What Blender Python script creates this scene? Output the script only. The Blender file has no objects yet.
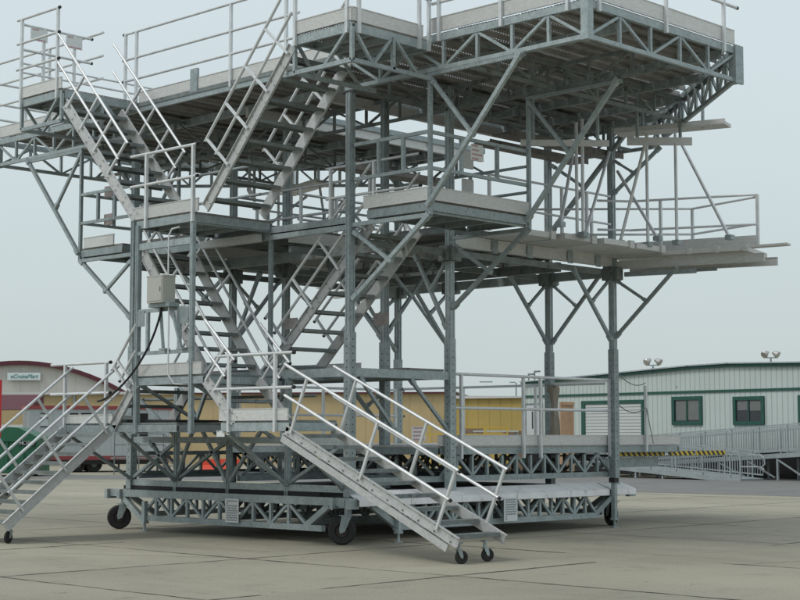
import bpy, bmesh, math, random
from mathutils import Vector, Matrix
random.seed(7)
R = math.radians
sc = bpy.context.scene
col = sc.collection

# ------------------------------------------------------------------ camera
CAM_H = 1.6
YAW, PIT, FOC = R(46.05), R(4.937), 1563.4
cd = bpy.data.cameras.new("camera"); cam = bpy.data.objects.new("camera", cd); col.objects.link(cam)
cd.sensor_fit = 'HORIZONTAL'; cd.sensor_width = 36.0; cd.lens = FOC / 800 * 36.0
cd.clip_start = 0.1; cd.clip_end = 3000
cam.location = (0, 0, CAM_H)
cam.rotation_euler = (R(90) + PIT, 0, -YAW)
sc.camera = cam

# ------------------------------------------------------------------ light
w = bpy.data.worlds.new("World"); sc.world = w; w.use_nodes = True
nt = w.node_tree; nt.nodes.clear()
SUN_EL, SUN_AZ = R(52), R(46.05 - 115)        # azimuth measured from +Y towards +X
out = nt.nodes.new('ShaderNodeOutputWorld'); bg = nt.nodes.new('ShaderNodeBackground')
sky = nt.nodes.new('ShaderNodeTexSky'); sky.sky_type = 'NISHITA'; sky.sun_disc = False
sky.sun_elevation = SUN_EL; sky.sun_rotation = SUN_AZ
sky.dust_density = 3.0
skm = nt.nodes.new('ShaderNodeVectorMath'); skm.operation = 'SCALE'; skm.inputs['Scale'].default_value = 0.012
tc = nt.nodes.new('ShaderNodeTexCoord'); sx = nt.nodes.new('ShaderNodeSeparateXYZ')
ramp = nt.nodes.new('ShaderNodeValToRGB')
cr = ramp.color_ramp
cr.elements[0].position = 0.0; cr.elements[0].color = (0.50, 0.56, 0.565, 1)
cr.elements[1].position = 0.32; cr.elements[1].color = (0.635, 0.725, 0.765, 1)
e = cr.elements.new(0.09); e.color = (0.54, 0.615, 0.62, 1)
e = cr.elements.new(0.20); e.color = (0.60, 0.685, 0.705, 1)
e = cr.elements.new(1.0); e.color = (0.74, 0.80, 0.84, 1)
nz = nt.nodes.new('ShaderNodeTexNoise'); nz.inputs['Scale'].default_value = 2.2; nz.inputs['Detail'].default_value = 3
nzm = nt.nodes.new('ShaderNodeMapRange'); nzm.inputs['To Min'].default_value = 0.93; nzm.inputs['To Max'].default_value = 1.07
mul = nt.nodes.new('ShaderNodeVectorMath'); mul.operation = 'SCALE'
add = nt.nodes.new('ShaderNodeVectorMath'); add.operation = 'ADD'
mapn = nt.nodes.new('ShaderNodeMapping'); mapn.inputs['Scale'].default_value = (1, 1, 3.2)
L = nt.links.new
L(tc.outputs['Generated'], sx.inputs[0]); L(sx.outputs['Z'], ramp.inputs['Fac'])
L(tc.outputs['Generated'], mapn.inputs['Vector']); L(mapn.outputs[0], nz.inputs['Vector'])
L(nz.outputs['Fac'], nzm.inputs['Value']); L(ramp.outputs['Color'], mul.inputs[0]); L(nzm.outputs[0], mul.inputs['Scale'])
L(sky.outputs[0], skm.inputs[0]); L(skm.outputs[0], add.inputs[0]); L(mul.outputs[0], add.inputs[1])
L(add.outputs[0], bg.inputs['Color']); bg.inputs['Strength'].default_value = 1.02
L(bg.outputs[0], out.inputs[0])

sd = bpy.data.lights.new("sun", 'SUN'); sun = bpy.data.objects.new("sun", sd); col.objects.link(sun)
sd.energy = 1.25; sd.angle = R(16); sd.color = (1.0, 0.965, 0.91)
sdir = Vector((math.sin(SUN_AZ) * math.cos(SUN_EL), math.cos(SUN_AZ) * math.cos(SUN_EL), math.sin(SUN_EL)))
sun.rotation_euler = sdir.to_track_quat('Z', 'Y').to_euler(); sun.location = sdir * 60

sc.view_settings.view_transform = 'Standard'; sc.view_settings.look = 'None'
sc.view_settings.exposure = 0.0; sc.view_settings.gamma = 1.0; sc.view_settings.use_curve_mapping = False
sc.cycles.max_bounces = 6

# ------------------------------------------------------------------ materials
def mat(name, colr, rough=0.6, metal=0.0, var=0.0, scale=4.0, bump=0.0, bscale=40.0, spots=None, stretch=(1, 1, 1), coord='Object', holes=None, streak=0.0, per=0.0):
    m = bpy.data.materials.new(name); m.use_nodes = True; n = m.node_tree; b = n.nodes['Principled BSDF']
    b.inputs['Base Color'].default_value = (*colr, 1); b.inputs['Roughness'].default_value = rough
    b.inputs['Metallic'].default_value = metal
    t = n.nodes.new('ShaderNodeTexCoord'); mp = n.nodes.new('ShaderNodeMapping'); mp.inputs['Scale'].default_value = stretch
    n.links.new(t.outputs[coord], mp.inputs['Vector'])
    last = None
    if var:
        z = n.nodes.new('ShaderNodeTexNoise'); z.inputs['Scale'].default_value = scale; z.inputs['Detail'].default_value = 6
        z.inputs['Roughness'].default_value = 0.65
        n.links.new(mp.outputs[0], z.inputs['Vector'])
        r = n.nodes.new('ShaderNodeMapRange'); r.inputs['From Min'].default_value = 0.3; r.inputs['From Max'].default_value = 0.7
        r.inputs['To Min'].default_value = 1 - var; r.inputs['To Max'].default_value = 1 + var
        n.links.new(z.outputs['Fac'], r.inputs['Value'])
        s = n.nodes.new('ShaderNodeVectorMath'); s.operation = 'SCALE'; s.inputs[0].default_value = colr
        n.links.new(r.outputs[0], s.inputs['Scale']); last = s.outputs[0]
        rr = n.nodes.new('ShaderNodeMapRange'); rr.inputs['To Min'].default_value = max(0.05, rough - 0.12); rr.inputs['To Max'].default_value = min(1, rough + 0.12)
        n.links.new(z.outputs['Fac'], rr.inputs['Value']); n.links.new(rr.outputs[0], b.inputs['Roughness'])
    if spots:
        z = n.nodes.new('ShaderNodeTexNoise'); z.inputs['Scale'].default_value = spots[1]; z.inputs['Detail'].default_value = 4
        n.links.new(mp.outputs[0], z.inputs['Vector'])
        r = n.nodes.new('ShaderNodeMapRange'); r.inputs['From Min'].default_value = spots[2]; r.inputs['From Max'].default_value = spots[2] + 0.12
        n.links.new(z.outputs['Fac'], r.inputs['Value'])
        mx = n.nodes.new('ShaderNodeMix'); mx.data_type = 'RGBA'
        mx.inputs['B'].default_value = (*spots[0], 1)
        if last: n.links.new(last, mx.inputs['A'])
        else: mx.inputs['A'].default_value = (*colr, 1)
        n.links.new(r.outputs[0], mx.inputs['Factor']); last = mx.outputs['Result']
    if per:
        oi = n.nodes.new('ShaderNodeObjectInfo'); r = n.nodes.new('ShaderNodeMapRange'); r.inputs['To Min'].default_value = 1 - per; r.inputs['To Max'].default_value = 1 + per
        n.links.new(oi.outputs['Random'], r.inputs['Value']); s = n.nodes.new('ShaderNodeVectorMath'); s.operation = 'SCALE'
        n.links.new(last, s.inputs[0]); n.links.new(r.outputs[0], s.inputs['Scale']); last = s.outputs[0]
    if last: n.links.new(last, b.inputs['Base Color'])
    if bump:
        z = n.nodes.new('ShaderNodeTexNoise'); z.inputs['Scale'].default_value = bscale; z.inputs['Detail'].default_value = 4
        n.links.new(mp.outputs[0], z.inputs['Vector'])
        bp = n.nodes.new('ShaderNodeBump'); bp.inputs['Strength'].default_value = bump; bp.inputs['Distance'].default_value = 0.02
        n.links.new(z.outputs['Fac'], bp.inputs['Height']); n.links.new(bp.outputs[0], b.inputs['Normal'])
    return m

GALV = mat('galvanised_steel', (0.32, 0.37, 0.375), 0.5, 0.30, 0.20, 7, spots=((0.235, 0.272, 0.277), 26, 0.55), per=.16)
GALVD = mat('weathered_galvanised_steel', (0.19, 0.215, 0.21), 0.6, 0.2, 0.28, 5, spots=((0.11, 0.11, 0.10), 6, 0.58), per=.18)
ALU = mat('dull_aluminium', (0.58, 0.58, 0.565), 0.5, 0.2, 0.10, 9, stretch=(1, 1, 3), spots=((0.46, 0.455, 0.44), 22, 0.56), per=.10)
ALUB = mat('bright_aluminium', (0.82, 0.82, 0.83), 0.4, 0.1, 0.10, 4, spots=((0.5, 0.5, 0.5), 5, 0.6))
TUBE = mat('aluminium_tube', (0.64, 0.655, 0.66), 0.38, 0.3, 0.12, 6)
STRING = mat('stair_stringer_aluminium', (0.50, 0.505, 0.50), 0.48, 0.25, 0.12, 9, spots=((0.37, 0.37, 0.36), 26, 0.57), per=.08)
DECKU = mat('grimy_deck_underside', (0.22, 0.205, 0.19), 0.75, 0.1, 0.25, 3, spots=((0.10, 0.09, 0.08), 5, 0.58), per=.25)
RUBBER = mat('black_rubber', (0.018, 0.018, 0.018), 0.75, 0, 0.3, 12)
HUB = mat('rusty_wheel_hub', (0.055, 0.04, 0.036), 0.7, 0.1, 0.3, 20)
BLACK = mat('black_cap', (0.01, 0.01, 0.01), 0.5)
PAPER = mat('white_sign_sheet', (0.68, 0.70, 0.69), 0.6, 0, 0.06, 20)
PINK = mat('faded_red_print', (0.50, 0.26, 0.28), 0.7)
INK = mat('grey_print', (0.28, 0.31, 0.32), 0.7)
BOXG = mat('beige_grey_enamel', (0.42, 0.42, 0.38), 0.45, 0, 0.05, 6)
RUSTY = mat('rust_stained_sheet', (0.36, 0.32, 0.315), 0.7, 0.1, 0.25, 20)
GREEN = mat('dark_green_trim', (0.012, 0.075, 0.055), 0.5, 0, 0.15, 3)
GLASS = mat('dark_window_glass', (0.035, 0.04, 0.045), 0.12)
BLIND = mat('grey_window_blind', (0.15, 0.16, 0.155), 0.6, 0, 0.12, 6)
DARK = mat('dark_crawlspace', (0.012, 0.012, 0.012), 0.9)
MAROON = mat('maroon_trim', (0.085, 0.014, 0.024), 0.55, 0, 0.12, 2)
YEL = mat('yellow_paint', (0.55, 0.38, 0.05), 0.5, 0, 0.1, 6)

def cladding(name, colr, pitch, groove_shade=0.35, dirt=0.10, ax='X'):
    """ribbed sheet cladding: narrow grooves every `pitch` metres along local x"""
    m = mat(name, colr, 0.6, 0, dirt, 0.6)
    n = m.node_tree; b = n.nodes['Principled BSDF']
    t = n.nodes.new('ShaderNodeTexCoord'); s = n.nodes.new('ShaderNodeSeparateXYZ'); n.links.new(t.outputs['Object'], s.inputs[0])
    d = n.nodes.new('ShaderNodeMath'); d.operation = 'DIVIDE'; d.inputs[1].default_value = pitch; n.links.new(s.outputs[ax], d.inputs[0])
    f = n.nodes.new('ShaderNodeMath'); f.operation = 'FRACT'; n.links.new(d.outputs[0], f.inputs[0])
    g = n.nodes.new('ShaderNodeMapRange'); g.inputs['From Min'].default_value = 0.0; g.inputs['From Max'].default_value = 0.16
    n.links.new(f.outputs[0], g.inputs['Value'])
    bp = n.nodes.new('ShaderNodeBump'); bp.inputs['Strength'].default_value = 1.0; bp.inputs['Distance'].default_value = 0.03
    n.links.new(g.outputs[0], bp.inputs['Height']); n.links.new(bp.outputs[0], b.inputs['Normal'])
    src = b.inputs['Base Color'].links[0].from_socket
    mx = n.nodes.new('ShaderNodeMix'); mx.data_type = 'RGBA'
    mx.inputs['A'].default_value = (*[c * (1 - groove_shade) for c in colr], 1); n.links.new(src, mx.inputs['B'])  # shade inside the grooves painted into the base colour
    n.links.new(g.outputs[0], mx.inputs['Factor']); n.links.new(mx.outputs['Result'], b.inputs['Base Color'])
    return m
CLADG = cladding('pale_green_grey_cladding', (0.47, 0.53, 0.505), 0.25, 0.20, 0.04)
CLADM = cladding('mustard_cladding', (0.40, 0.29, 0.085), 0.6, 0.2)
CLADT = cladding('tan_cladding', (0.46, 0.355, 0.19), 1.2, 0.12)
CLADW = cladding('off_white_trailer_siding', (0.40, 0.43, 0.43), 0.5, 0.12)
HANG = cladding('warm_grey_hangar_cladding', (0.50, 0.485, 0.45), 1.6, 0.08)
SHUT = cladding('roller_shutter_slats', (0.52, 0.55, 0.54), 0.13, 0.4, 0.04, 'Z')

# perforated walkway plank seen from below (real see-through holes)
def perforated(name, base, px=0.055):
    m = mat(name, base, 0.65, 0.2, 0.25, 4)
    n = m.node_tree; b = n.nodes['Principled BSDF']
    t = n.nodes.new('ShaderNodeTexCoord'); mp = n.nodes.new('ShaderNodeMapping')
    mp.inputs['Scale'].default_value = (1 / px, 1 / px, 0)
    v = n.nodes.new('ShaderNodeTexVoronoi'); v.inputs['Randomness'].default_value = 0.0; v.inputs['Scale'].default_value = 1.0
    n.links.new(t.outputs['Object'], mp.inputs['Vector']); n.links.new(mp.outputs[0], v.inputs['Vector'])
    lt = n.nodes.new('ShaderNodeMath'); lt.operation = 'GREATER_THAN'; lt.inputs[1].default_value = 0.27
    n.links.new(v.outputs['Distance'], lt.inputs[0]); n.links.new(lt.outputs[0], b.inputs['Alpha'])
    return m
PERF = perforated('perforated_plank', (0.33, 0.315, 0.295))

# ------------------------------------------------------------------ mesh builder
class MB:
    def __init__(s, o=(0, 0, 0)): s.v = []; s.f = []; s.o = Vector(o); s.sm = []
    def add(s, vs, fs, smooth=False):
        k = len(s.v); s.v += [Vector(p) - s.o for p in vs]
        for f in fs: s.f.append([i + k for i in f]); s.sm.append(smooth)
    def box(s, a, b):
        x0, y0, z0 = [min(p, q) for p, q in zip(a, b)]; x1, y1, z1 = [max(p, q) for p, q in zip(a, b)]
        s.add([(x0,y0,z0),(x1,y0,z0),(x1,y1,z0),(x0,y1,z0),(x0,y0,z1),(x1,y0,z1),(x1,y1,z1),(x0,y1,z1)],
              [(0,3,2,1),(4,5,6,7),(0,1,5,4),(1,2,6,5),(2,3,7,6),(3,0,4,7)]); return s
    def bar(s, a, b, wd, h, up=(0, 0, 1)):
        a = Vector(a); b = Vector(b); d = (b - a).normalized(); up = Vector(up)
        if abs(d.dot(up)) > 0.98: up = Vector((1, 0, 0))
        r = d.cross(up).normalized(); u = r.cross(d)
        vs = []
        for p in (a, b):
            for i, j in ((-1,-1),(1,-1),(1,1),(-1,1)): vs.append(p + r * i * wd / 2 + u * j * h / 2)
        s.add(vs, [(3,2,1,0),(4,5,6,7),(0,1,5,4),(1,2,6,5),(2,3,7,6),(3,0,4,7)]); return s
    def chan(s, a, b, wd, h, t=0.012, up=(0, 0, 1), side=1):
        """C channel: web plus two flanges"""
        a = Vector(a); b = Vector(b); d = (b - a).normalized(); up = Vector(up); r = d.cross(up).normalized(); u = r.cross(d)
        s.bar(a, b, t, h, up)
        for k in (-1, 1):
            o = u * k * (h / 2 - t / 2) + r * side * wd / 2
            s.bar(a + o, b + o, wd - t, t, up)
        return s
    def tube(s, a, b, r, n=8, caps=True, r2=None):
        a = Vector(a); b = Vector(b); d = (b - a).normalized(); up = Vector((0, 0, 1)) if abs(d.z) < 0.9 else Vector((1, 0, 0))
        x = d.cross(up).normalized(); y = x.cross(d); r2 = r if r2 is None else r2
        vs = [p + (x * math.cos(2*math.pi*i/n) + y * math.sin(2*math.pi*i/n)) * q for p, q in ((a, r), (b, r2)) for i in range(n)]
        s.add(vs, [(i, (i+1) % n, n + (i+1) % n, n + i)[::-1] for i in range(n)], True)
        if caps: s.add(vs[:n], [tuple(range(n))]); s.add(vs[n:], [tuple(range(n))[::-1]])
        return s
    def path(s, pts, r, n=6):
        for a, b in zip(pts, pts[1:]): s.tube(a, b, r, n, True)
        return s
    def prism(s, poly, z0, z1):
        n = len(poly); vs = [(x, y, z0) for x, y in poly] + [(x, y, z1) for x, y in poly]
        s.add(vs, [tuple(range(n))[::-1], tuple(range(n, 2*n))] + [(i, (i+1) % n, n + (i+1) % n, n + i) for i in range(n)]); return s
    def extr(s, poly, d):
        """extrude a 3D polygon by vector d"""
        n = len(poly); poly = [Vector(p) for p in poly]; d = Vector(d); vs = poly + [p + d for p in poly]
        s.add(vs, [tuple(range(n))[::-1], tuple(range(n, 2*n))] + [(i, (i+1) % n, n + (i+1) % n, n + i) for i in range(n)]); return s
    def disc(s, c, ax, r0, r1, h, n=20):
        """ring/wheel with chamfered shoulders about axis ax; r0 inner"""
        c = Vector(c); ax = Vector(ax).normalized(); up = Vector((0, 0, 1)); x = ax.cross(up).normalized(); y = x.cross(ax)
        prof = [(-h/2, r0), (-h/2, r1*0.88), (-h*0.36, r1*0.97), (-h*0.12, r1), (h*0.12, r1), (h*0.36, r1*0.97), (h/2, r1*0.88), (h/2, r0)]
        vs = []
        for i in range(n):
            e = x * math.cos(2*math.pi*i/n) + y * math.sin(2*math.pi*i/n)
            for t, r in prof: vs.append(c + ax * t + e * r)
        m = len(prof); fs = []
        for i in range(n):
            j = (i + 1) % n
            for k in range(m): fs.append((i*m+k, j*m+k, j*m+(k+1) % m, i*m+(k+1) % m))
        s.add(vs, fs, False); return s
    def build(s, name, m, parent=None):
        me = bpy.data.meshes.new(name); me.from_pydata([tuple(p) for p in s.v], [], s.f); me.update()
        bm = bmesh.new(); bm.from_mesh(me); bmesh.ops.recalc_face_normals(bm, faces=bm.faces); bm.to_mesh(me); bm.free()
        me.polygons.foreach_set('use_smooth', s.sm[:len(me.polygons)] if len(s.sm) == len(me.polygons) else [False]*len(me.polygons))
        me.materials.append(m)
        o = bpy.data.objects.new(name, me); col.objects.link(o)
        if parent: o.parent = parent
        return o

def tag(o, label=None, cat=None, group=None, kind=None):
    if label: o['label'] = label
    if cat: o['category'] = cat
    if group: o['group'] = group
    if kind: o['kind'] = kind
    return o
def empty(name, loc, label, cat, group=None, rz=0):
    o = bpy.data.objects.new(name, None); o.empty_display_size = 0.3; col.objects.link(o); o.location = loc; o.rotation_euler = (0, 0, rz)
    return tag(o, label, cat, group)

# site survey helper: ground position at camera-axis distance d for a bearing given as photo column; heights from photo row
FW = Vector((math.sin(YAW), math.cos(YAW), 0)); RT = Vector((math.cos(YAW), -math.sin(YAW), 0))
def G(px, d, z=0): p = FW * d + RT * ((px - 400) / FOC * d * 1.0); return Vector((p.x, p.y, z))
def HZ(py, d): return CAM_H + (435 - py) * d / FOC

# ------------------------------------------------------------------ ground
def ground_mat(name, a, b, dark):
    m = bpy.data.materials.new(name); m.use_nodes = True; n = m.node_tree; bs = n.nodes['Principled BSDF']
    bs.inputs['Roughness'].default_value = 0.85; bs.inputs['Specular IOR Level'].default_value = 0.25
    t = n.nodes.new('ShaderNodeTexCoord')
    def noise(sca, det, rough=0.6, st=(1, 1, 1)):
        mp = n.nodes.new('ShaderNodeMapping'); mp.inputs['Scale'].default_value = st
        z = n.nodes.new('ShaderNodeTexNoise'); z.inputs['Scale'].default_value = sca; z.inputs['Detail'].default_value = det; z.inputs['Roughness'].default_value = rough
        n.links.new(t.outputs['Object'], mp.inputs['Vector']); n.links.new(mp.outputs[0], z.inputs['Vector']); return z
    def mr(z, f0, f1, t0, t1):
        r = n.nodes.new('ShaderNodeMapRange'); r.inputs['From Min'].default_value = f0; r.inputs['From Max'].default_value = f1
        r.inputs['To Min'].default_value = t0; r.inputs['To Max'].default_value = t1; n.links.new(z.outputs['Fac'], r.inputs['Value']); return r
    def mix(f, A, B, mode='MIX'):
        x = n.nodes.new('ShaderNodeMix'); x.data_type = 'RGBA'; x.blend_type = mode
        if hasattr(f, 'outputs'): n.links.new(f.outputs[0], x.inputs['Factor'])
        else: x.inputs['Factor'].default_value = f
        for k, q in (('A', A), ('B', B)):
            if isinstance(q, tuple): x.inputs[k].default_value = (*q, 1)
            else: n.links.new(q, x.inputs[k])
        return x.outputs['Result']
    c = mix(mr(noise(0.18, 5), 0.35, 0.65, 0, 1), a, b)
    c = mix(mr(noise(0.5, 8, 0.7, (1, 0.25, 1)), 0.52, 0.75, 0, 0.55), c, dark)
    c = mix(mr(noise(1.3, 9, 0.75), 0.55, 0.70, 0, 0.5), c, dark)
    c = mix(mr(noise(0.33, 10, 0.8, (0.4, 1, 1)), 0.56, 0.68, 0, 0.42), c, dark)
    c = mix(mr(noise(3.1, 3, 0.5), 0.68, 0.74, 0, 0.5), c, tuple(q * .55 for q in dark))
    c = mix(mr(noise(5.5, 6, 0.8), 0.60, 0.72, 0, 0.35), c, tuple(q * 1.25 for q in a))
    g = mr(noise(38, 5, 0.8), 0.3, 0.7, 0.72, 1.26)
    sc_ = n.nodes.new('ShaderNodeVectorMath'); sc_.operation = 'SCALE'; n.links.new(c, sc_.inputs[0]); n.links.new(g.outputs[0], sc_.inputs['Scale'])
    # slab to slab tint, slabs 3.65 m
    br = n.nodes.new('ShaderNodeTexVoronoi'); br.inputs['Randomness'].default_value = 0; br.inputs['Scale'].default_value = 1
    mp = n.nodes.new('ShaderNodeMapping'); mp.inputs['Scale'].default_value = (1/3.65, 1/3.65, 0); mp.inputs['Location'].default_value = (-13.35/3.65 - .5, -12.05/3.65 - .5, 0)
    n.links.new(t.outputs['Object'], mp.inputs['Vector']); n.links.new(mp.outputs[0], br.inputs['Vector'])
    sp = n.nodes.new('ShaderNodeSeparateColor'); n.links.new(br.outputs['Color'], sp.inputs[0])
    r = n.nodes.new('ShaderNodeMapRange'); r.inputs['To Min'].default_value = 0.93; r.inputs['To Max'].default_value = 1.06; n.links.new(sp.outputs[0], r.inputs['Value'])
    s2 = n.nodes.new('ShaderNodeVectorMath'); s2.operation = 'SCALE'; n.links.new(sc_.outputs[0], s2.inputs[0]); n.links.new(r.outputs[0], s2.inputs['Scale'])
    n.links.new(s2.outputs[0], bs.inputs['Base Color'])
    bp = n.nodes.new('ShaderNodeBump'); bp.inputs['Strength'].default_value = 0.35; bp.inputs['Distance'].default_value = 0.01
    n.links.new(noise(60, 4, 0.7).outputs['Fac'], bp.inputs['Height']); n.links.new(bp.outputs[0], bs.inputs['Normal'])
    return m
CONC = ground_mat('weathered_apron_concrete', (0.35, 0.327, 0.255), (0.272, 0.256, 0.203), (0.17, 0.16, 0.128))
g = MB(); g.add([(-600, -600, 0), (900, -600, 0), (900, 900, 0), (-600, 900, 0)], [(0, 1, 2, 3)])
tag(g.build('ground', CONC), kind='structure')

ASPH = mat('old_asphalt', (0.165, 0.163, 0.155), 0.9, 0, 0.14, 0.8, 0.4, 60)
# asphalt service road in front of the buildings
a0 = G(-250, 57.5); a1 = G(180, 57.0); a2 = G(620, 44.6); a3 = G(800, 41.0); a4 = G(1100, 36)
b0 = G(-300, 66); b4 = G(1150, 56)
g = MB(); g.add([(p.x, p.y, 0.004) for p in (a0, a1, a2, a3, a4, b4, b0)], [tuple(range(7))])
tag(g.build('service_road', ASPH), kind='structure')

# open joints between the apron slabs, irregular width
def crack(a, b, wd, seed, breaks=0.25, wob=0.02):
    rnd = random.Random(seed); a = Vector(a); b = Vector(b); d = (b - a); Ln = d.length; d.normalize(); nrm = Vector((-d.y, d.x))
    n = int(Ln / 0.16); g = MB(); prev = None; off = 0; gate = 1.0
    for i in range(n + 1):
        p = a + d * (Ln * i / n); off += rnd.uniform(-wob, wob) * 0.5; off *= 0.92
        if rnd.random() < 0.10: gate = 0.0 if rnd.random() < breaks else rnd.uniform(0.5, 1.3)
        hw = wd * gate * rnd.uniform(0.5, 1.2) / 2
        q = (p + nrm * (off + hw), p + nrm * (off - hw))
        if prev and gate > 0: g.add([(prev[0].x, prev[0].y, 0.004), (prev[1].x, prev[1].y, 0.004), (q[1].x, q[1].y, 0.004), (q[0].x, q[0].y, 0.004)], [(0, 1, 2, 3)])
        prev = q
    return g
JT = mat('dark_joint_filler', (0.045, 0.042, 0.034), 0.95, 0, 0.4, 8)
k = 0
gj = MB()
for i in range(-2, 8):
    x = 13.38 + 3.65 * i; c = crack((x, -2), (x, 60), 0.034, 100 + i, 0.2, .03); gj.add([p for p in c.v], c.f)
    y = 12.06 + 3.65 * i; c = crack((5, y), (48, y), 0.032, 200 + i, 0.2, .03); gj.add([p for p in c.v], c.f)
for sd_, (p, q) in enumerate((((12.2, 18.3), (14.9, 12.4)), ((16.9, 10.6), (20.4, 9.4)), ((20.0, 14.3), (24.5, 13.2)))):
    c = crack(p, q, 0.014, 300 + sd_, 0.3, 0.06); gj.add([p_ for p_ in c.v], c.f)
tag(gj.build('pavement_joints', JT), kind='structure')

# ------------------------------------------------------------------ maintenance dock
O = Vector((19.4, 19.27, 0))
dock = empty('maintenance_dock', O, 'large grey galvanised steel aircraft maintenance dock with zigzag stairs, railings and caster wheels', 'maintenance dock')
def M(): return MB(O)
YC = 19.27
A = 16.15; X1 = 18.36; X2 = 22.7; XO = 14.55            # frame lines
YS = (16.6, 18.05, 20.49, 21.94)
def my(y): return 2 * YC - y                             # the dock is symmetric about y = YC

# --- chassis
ch = M()
CX0, CX1, CY0, CY1 = 16.05, 22.95, 16.5, 22.45
for y in (CY0, CY1, 18.6, 20.4):
    ch.bar((CX0, y, 0.60), (CX1, y, 0.60), 0.08, 0.11); ch.bar((CX0 + .95, y, 0.22), (CX1 - .9, y, 0.22), 0.08, 0.09)
for x in (CX0, CX1, 18.3, 20.6):
    ch.bar((x, CY0 + .06, 0.62), (x, CY1 - .06, 0.62), 0.08, 0.12); ch.bar((x, CY0 + .55, 0.22), (x, CY1 - .9, 0.22), 0.08, 0.09)
for (cx, cy, sx_, sy_) in ((CX0, CY0, 1, 1), (CX1, CY0, -1, 1), (CX0, CY1, 1, -1), (CX1, CY1, -1, -1)):
    ch.bar((cx + sx_*.45, cy, .56), (cx + sx_*.98, cy, .24), .075, .09)
    ch.bar((cx, cy + sy_*.42, .56), (cx, cy + sy_*.92, .24), .075, .09)
    for q in (0, .16): ch.box((cx - .1, cy - .1 + sy_*q*2.2, .52), (cx + .1, cy - .02 + sy_*q*2.2, .68))
chassis = ch.build('chassis', GALV, dock)
def truss(name, a, b, z0, z1, n, t=0.05, vert=True, m=GALV, chords=False, parent=None, phase=0):
    g = M(); a = Vector((*a, 0)); b = Vector((*b, 0))
    for i in range(n):
        p = a.lerp(b, i / n); q = a.lerp(b, (i + 1) / n); mid = a.lerp(b, (i + .5) / n)
        zz = (z0, z1)
        if (i + phase) % 2: zz = (z1, z0)
        g.bar((p.x, p.y, zz[0]), (q.x, q.y, zz[1]), t * .85, t * .85)
        if vert and i: g.bar((p.x, p.y, z0), (p.x, p.y, z1), t, t)
    if chords:
        g.bar((a.x, a.y, z0), (b.x, b.y, z0), t * 1.15, t * 1.3); g.bar((a.x, a.y, z1), (b.x, b.y, z1), t * 1.15, t * 1.5)
    return g.build(name, m, parent or dock)
truss('chassis_truss', (CX0, CY0 + .9), (CX0, CY1 - .95), .25, .57, 10)
truss('chassis_truss', (CX1, CY0 + .9), (CX1, CY1 - .95), .25, .57, 12)
truss('chassis_truss', (CX0 + 1, CY0), (CX1 - .95, CY0), .25, .56, 16)
truss('chassis_truss', (CX0 + 1, CY1), (CX1 - .95, CY1), .25, .56, 16)
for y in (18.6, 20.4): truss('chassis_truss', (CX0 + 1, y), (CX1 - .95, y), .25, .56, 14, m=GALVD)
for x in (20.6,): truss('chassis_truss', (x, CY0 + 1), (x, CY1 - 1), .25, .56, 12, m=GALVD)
# bright sloping tray along the front, in sheets
tr = M()
xs = [16.1, 17.2, 18.35, 19.7, 21.1, 22.2, 22.27, 22.98]
for a_, b_ in zip(xs, xs[1:]):
    if b_ - a_ < .2: continue
    dz = random.uniform(-.004, .004)
    tr.extr([(a_ + .006, 16.66, .775 + dz), (a_ + .006, 16.34, .66 + dz), (a_ + .006, 16.34, .56), (a_ + .006, 16.352, .56), (a_ + .006, 16.352, .645), (a_ + .006, 16.66, .755)], (b_ - a_ - .012, 0, 0))
tr.build('tray_cover', ALUB, dock)
# dark dust-skirt/mats lying on the chassis
m_ = M(); m_.box((16.11, 17.2, .685), (18.2, 22.1, .745)); m_.box((18.5, 16.8, .70), (22.6, 22.0, .715)); m_.build('rubber_mat', RUBBER, dock)
mm = M()
for y in (17.5, 18.7, 19.9, 21.0): mm.bar((16.2, y, .715), (16.2, y + .9, .715), .12, .05)
mm.tube((16.3, 17.2, .79), (16.3, 21.6, .79), .02); mm.build('hose_pipe', GALVD, dock)

def caster(x, y, r, top, dirx=(1, 0), wd=0.09, name='caster'):
    d = Vector((dirx[0], dirx[1], 0)).normalized(); ax = Vector((-d.y, d.x, 0))
    c = Vector((x, y, r)); sw = c - d * r * .42; g = M()
    g.tube((sw.x, sw.y, r*2.02), (sw.x, sw.y, top), r * .28, 12); g.box((sw.x - r*.5, sw.y - r*.5, top - .02), (sw.x + r*.5, sw.y + r*.5, top))
    for k in (-1, 1):
        o = ax * k * (wd / 2 + .012)
        g.extr([c + o + Vector((0, 0, -r*.2)) + d*r*.12, c + o + d*r*.2 + Vector((0, 0, r*.1)), sw + o + d*r*.42 + Vector((0, 0, r*1.1)), sw + o - d*r*.3 + Vector((0, 0, r*1.1)), c + o - d*r*.22 + Vector((0,0,-.05*r))], ax * .008)
    g.box((sw.x - r*.45, sw.y - r*.45, 2.06*r), (sw.x + r*.45, sw.y + r*.45, 2.12*r))
    o = g.build(name, GALV, dock)
    t = M(); t.disc(c, ax, r * .50, r, wd, 26); t.build('tyre', RUBBER, o)
    h = M(); h.disc(c, ax, 0.01, r * .52, wd * .55, 20); h.tube(c - ax * wd * .6, c + ax * wd * .6, r * .14, 10); h.build('rim', HUB, o)
caster(16.02, 16.62, .205, .56, (-.7, .75), .12)
caster(16.1, 22.2, .205, .56, (-.9, .6), .12)
caster(22.78, 16.75, .205, .56, (.6, 1), .12)
caster(22.8, 22.2, .205, .56, (1, .5), .12)
def jack(x, y, top):
    g = M(); g.bar((x, y, .16), (x, y, top), .075, .075); g.tube((x, y, .02), (x, y, .2), .022, 8); g.tube((x, y, 0.0), (x, y, .02), .07, 12); g.box((x-.05, y-.05, .13), (x+.05, y+.05, .17)); g.build('stabiliser_jack', GALV, dock)
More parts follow.
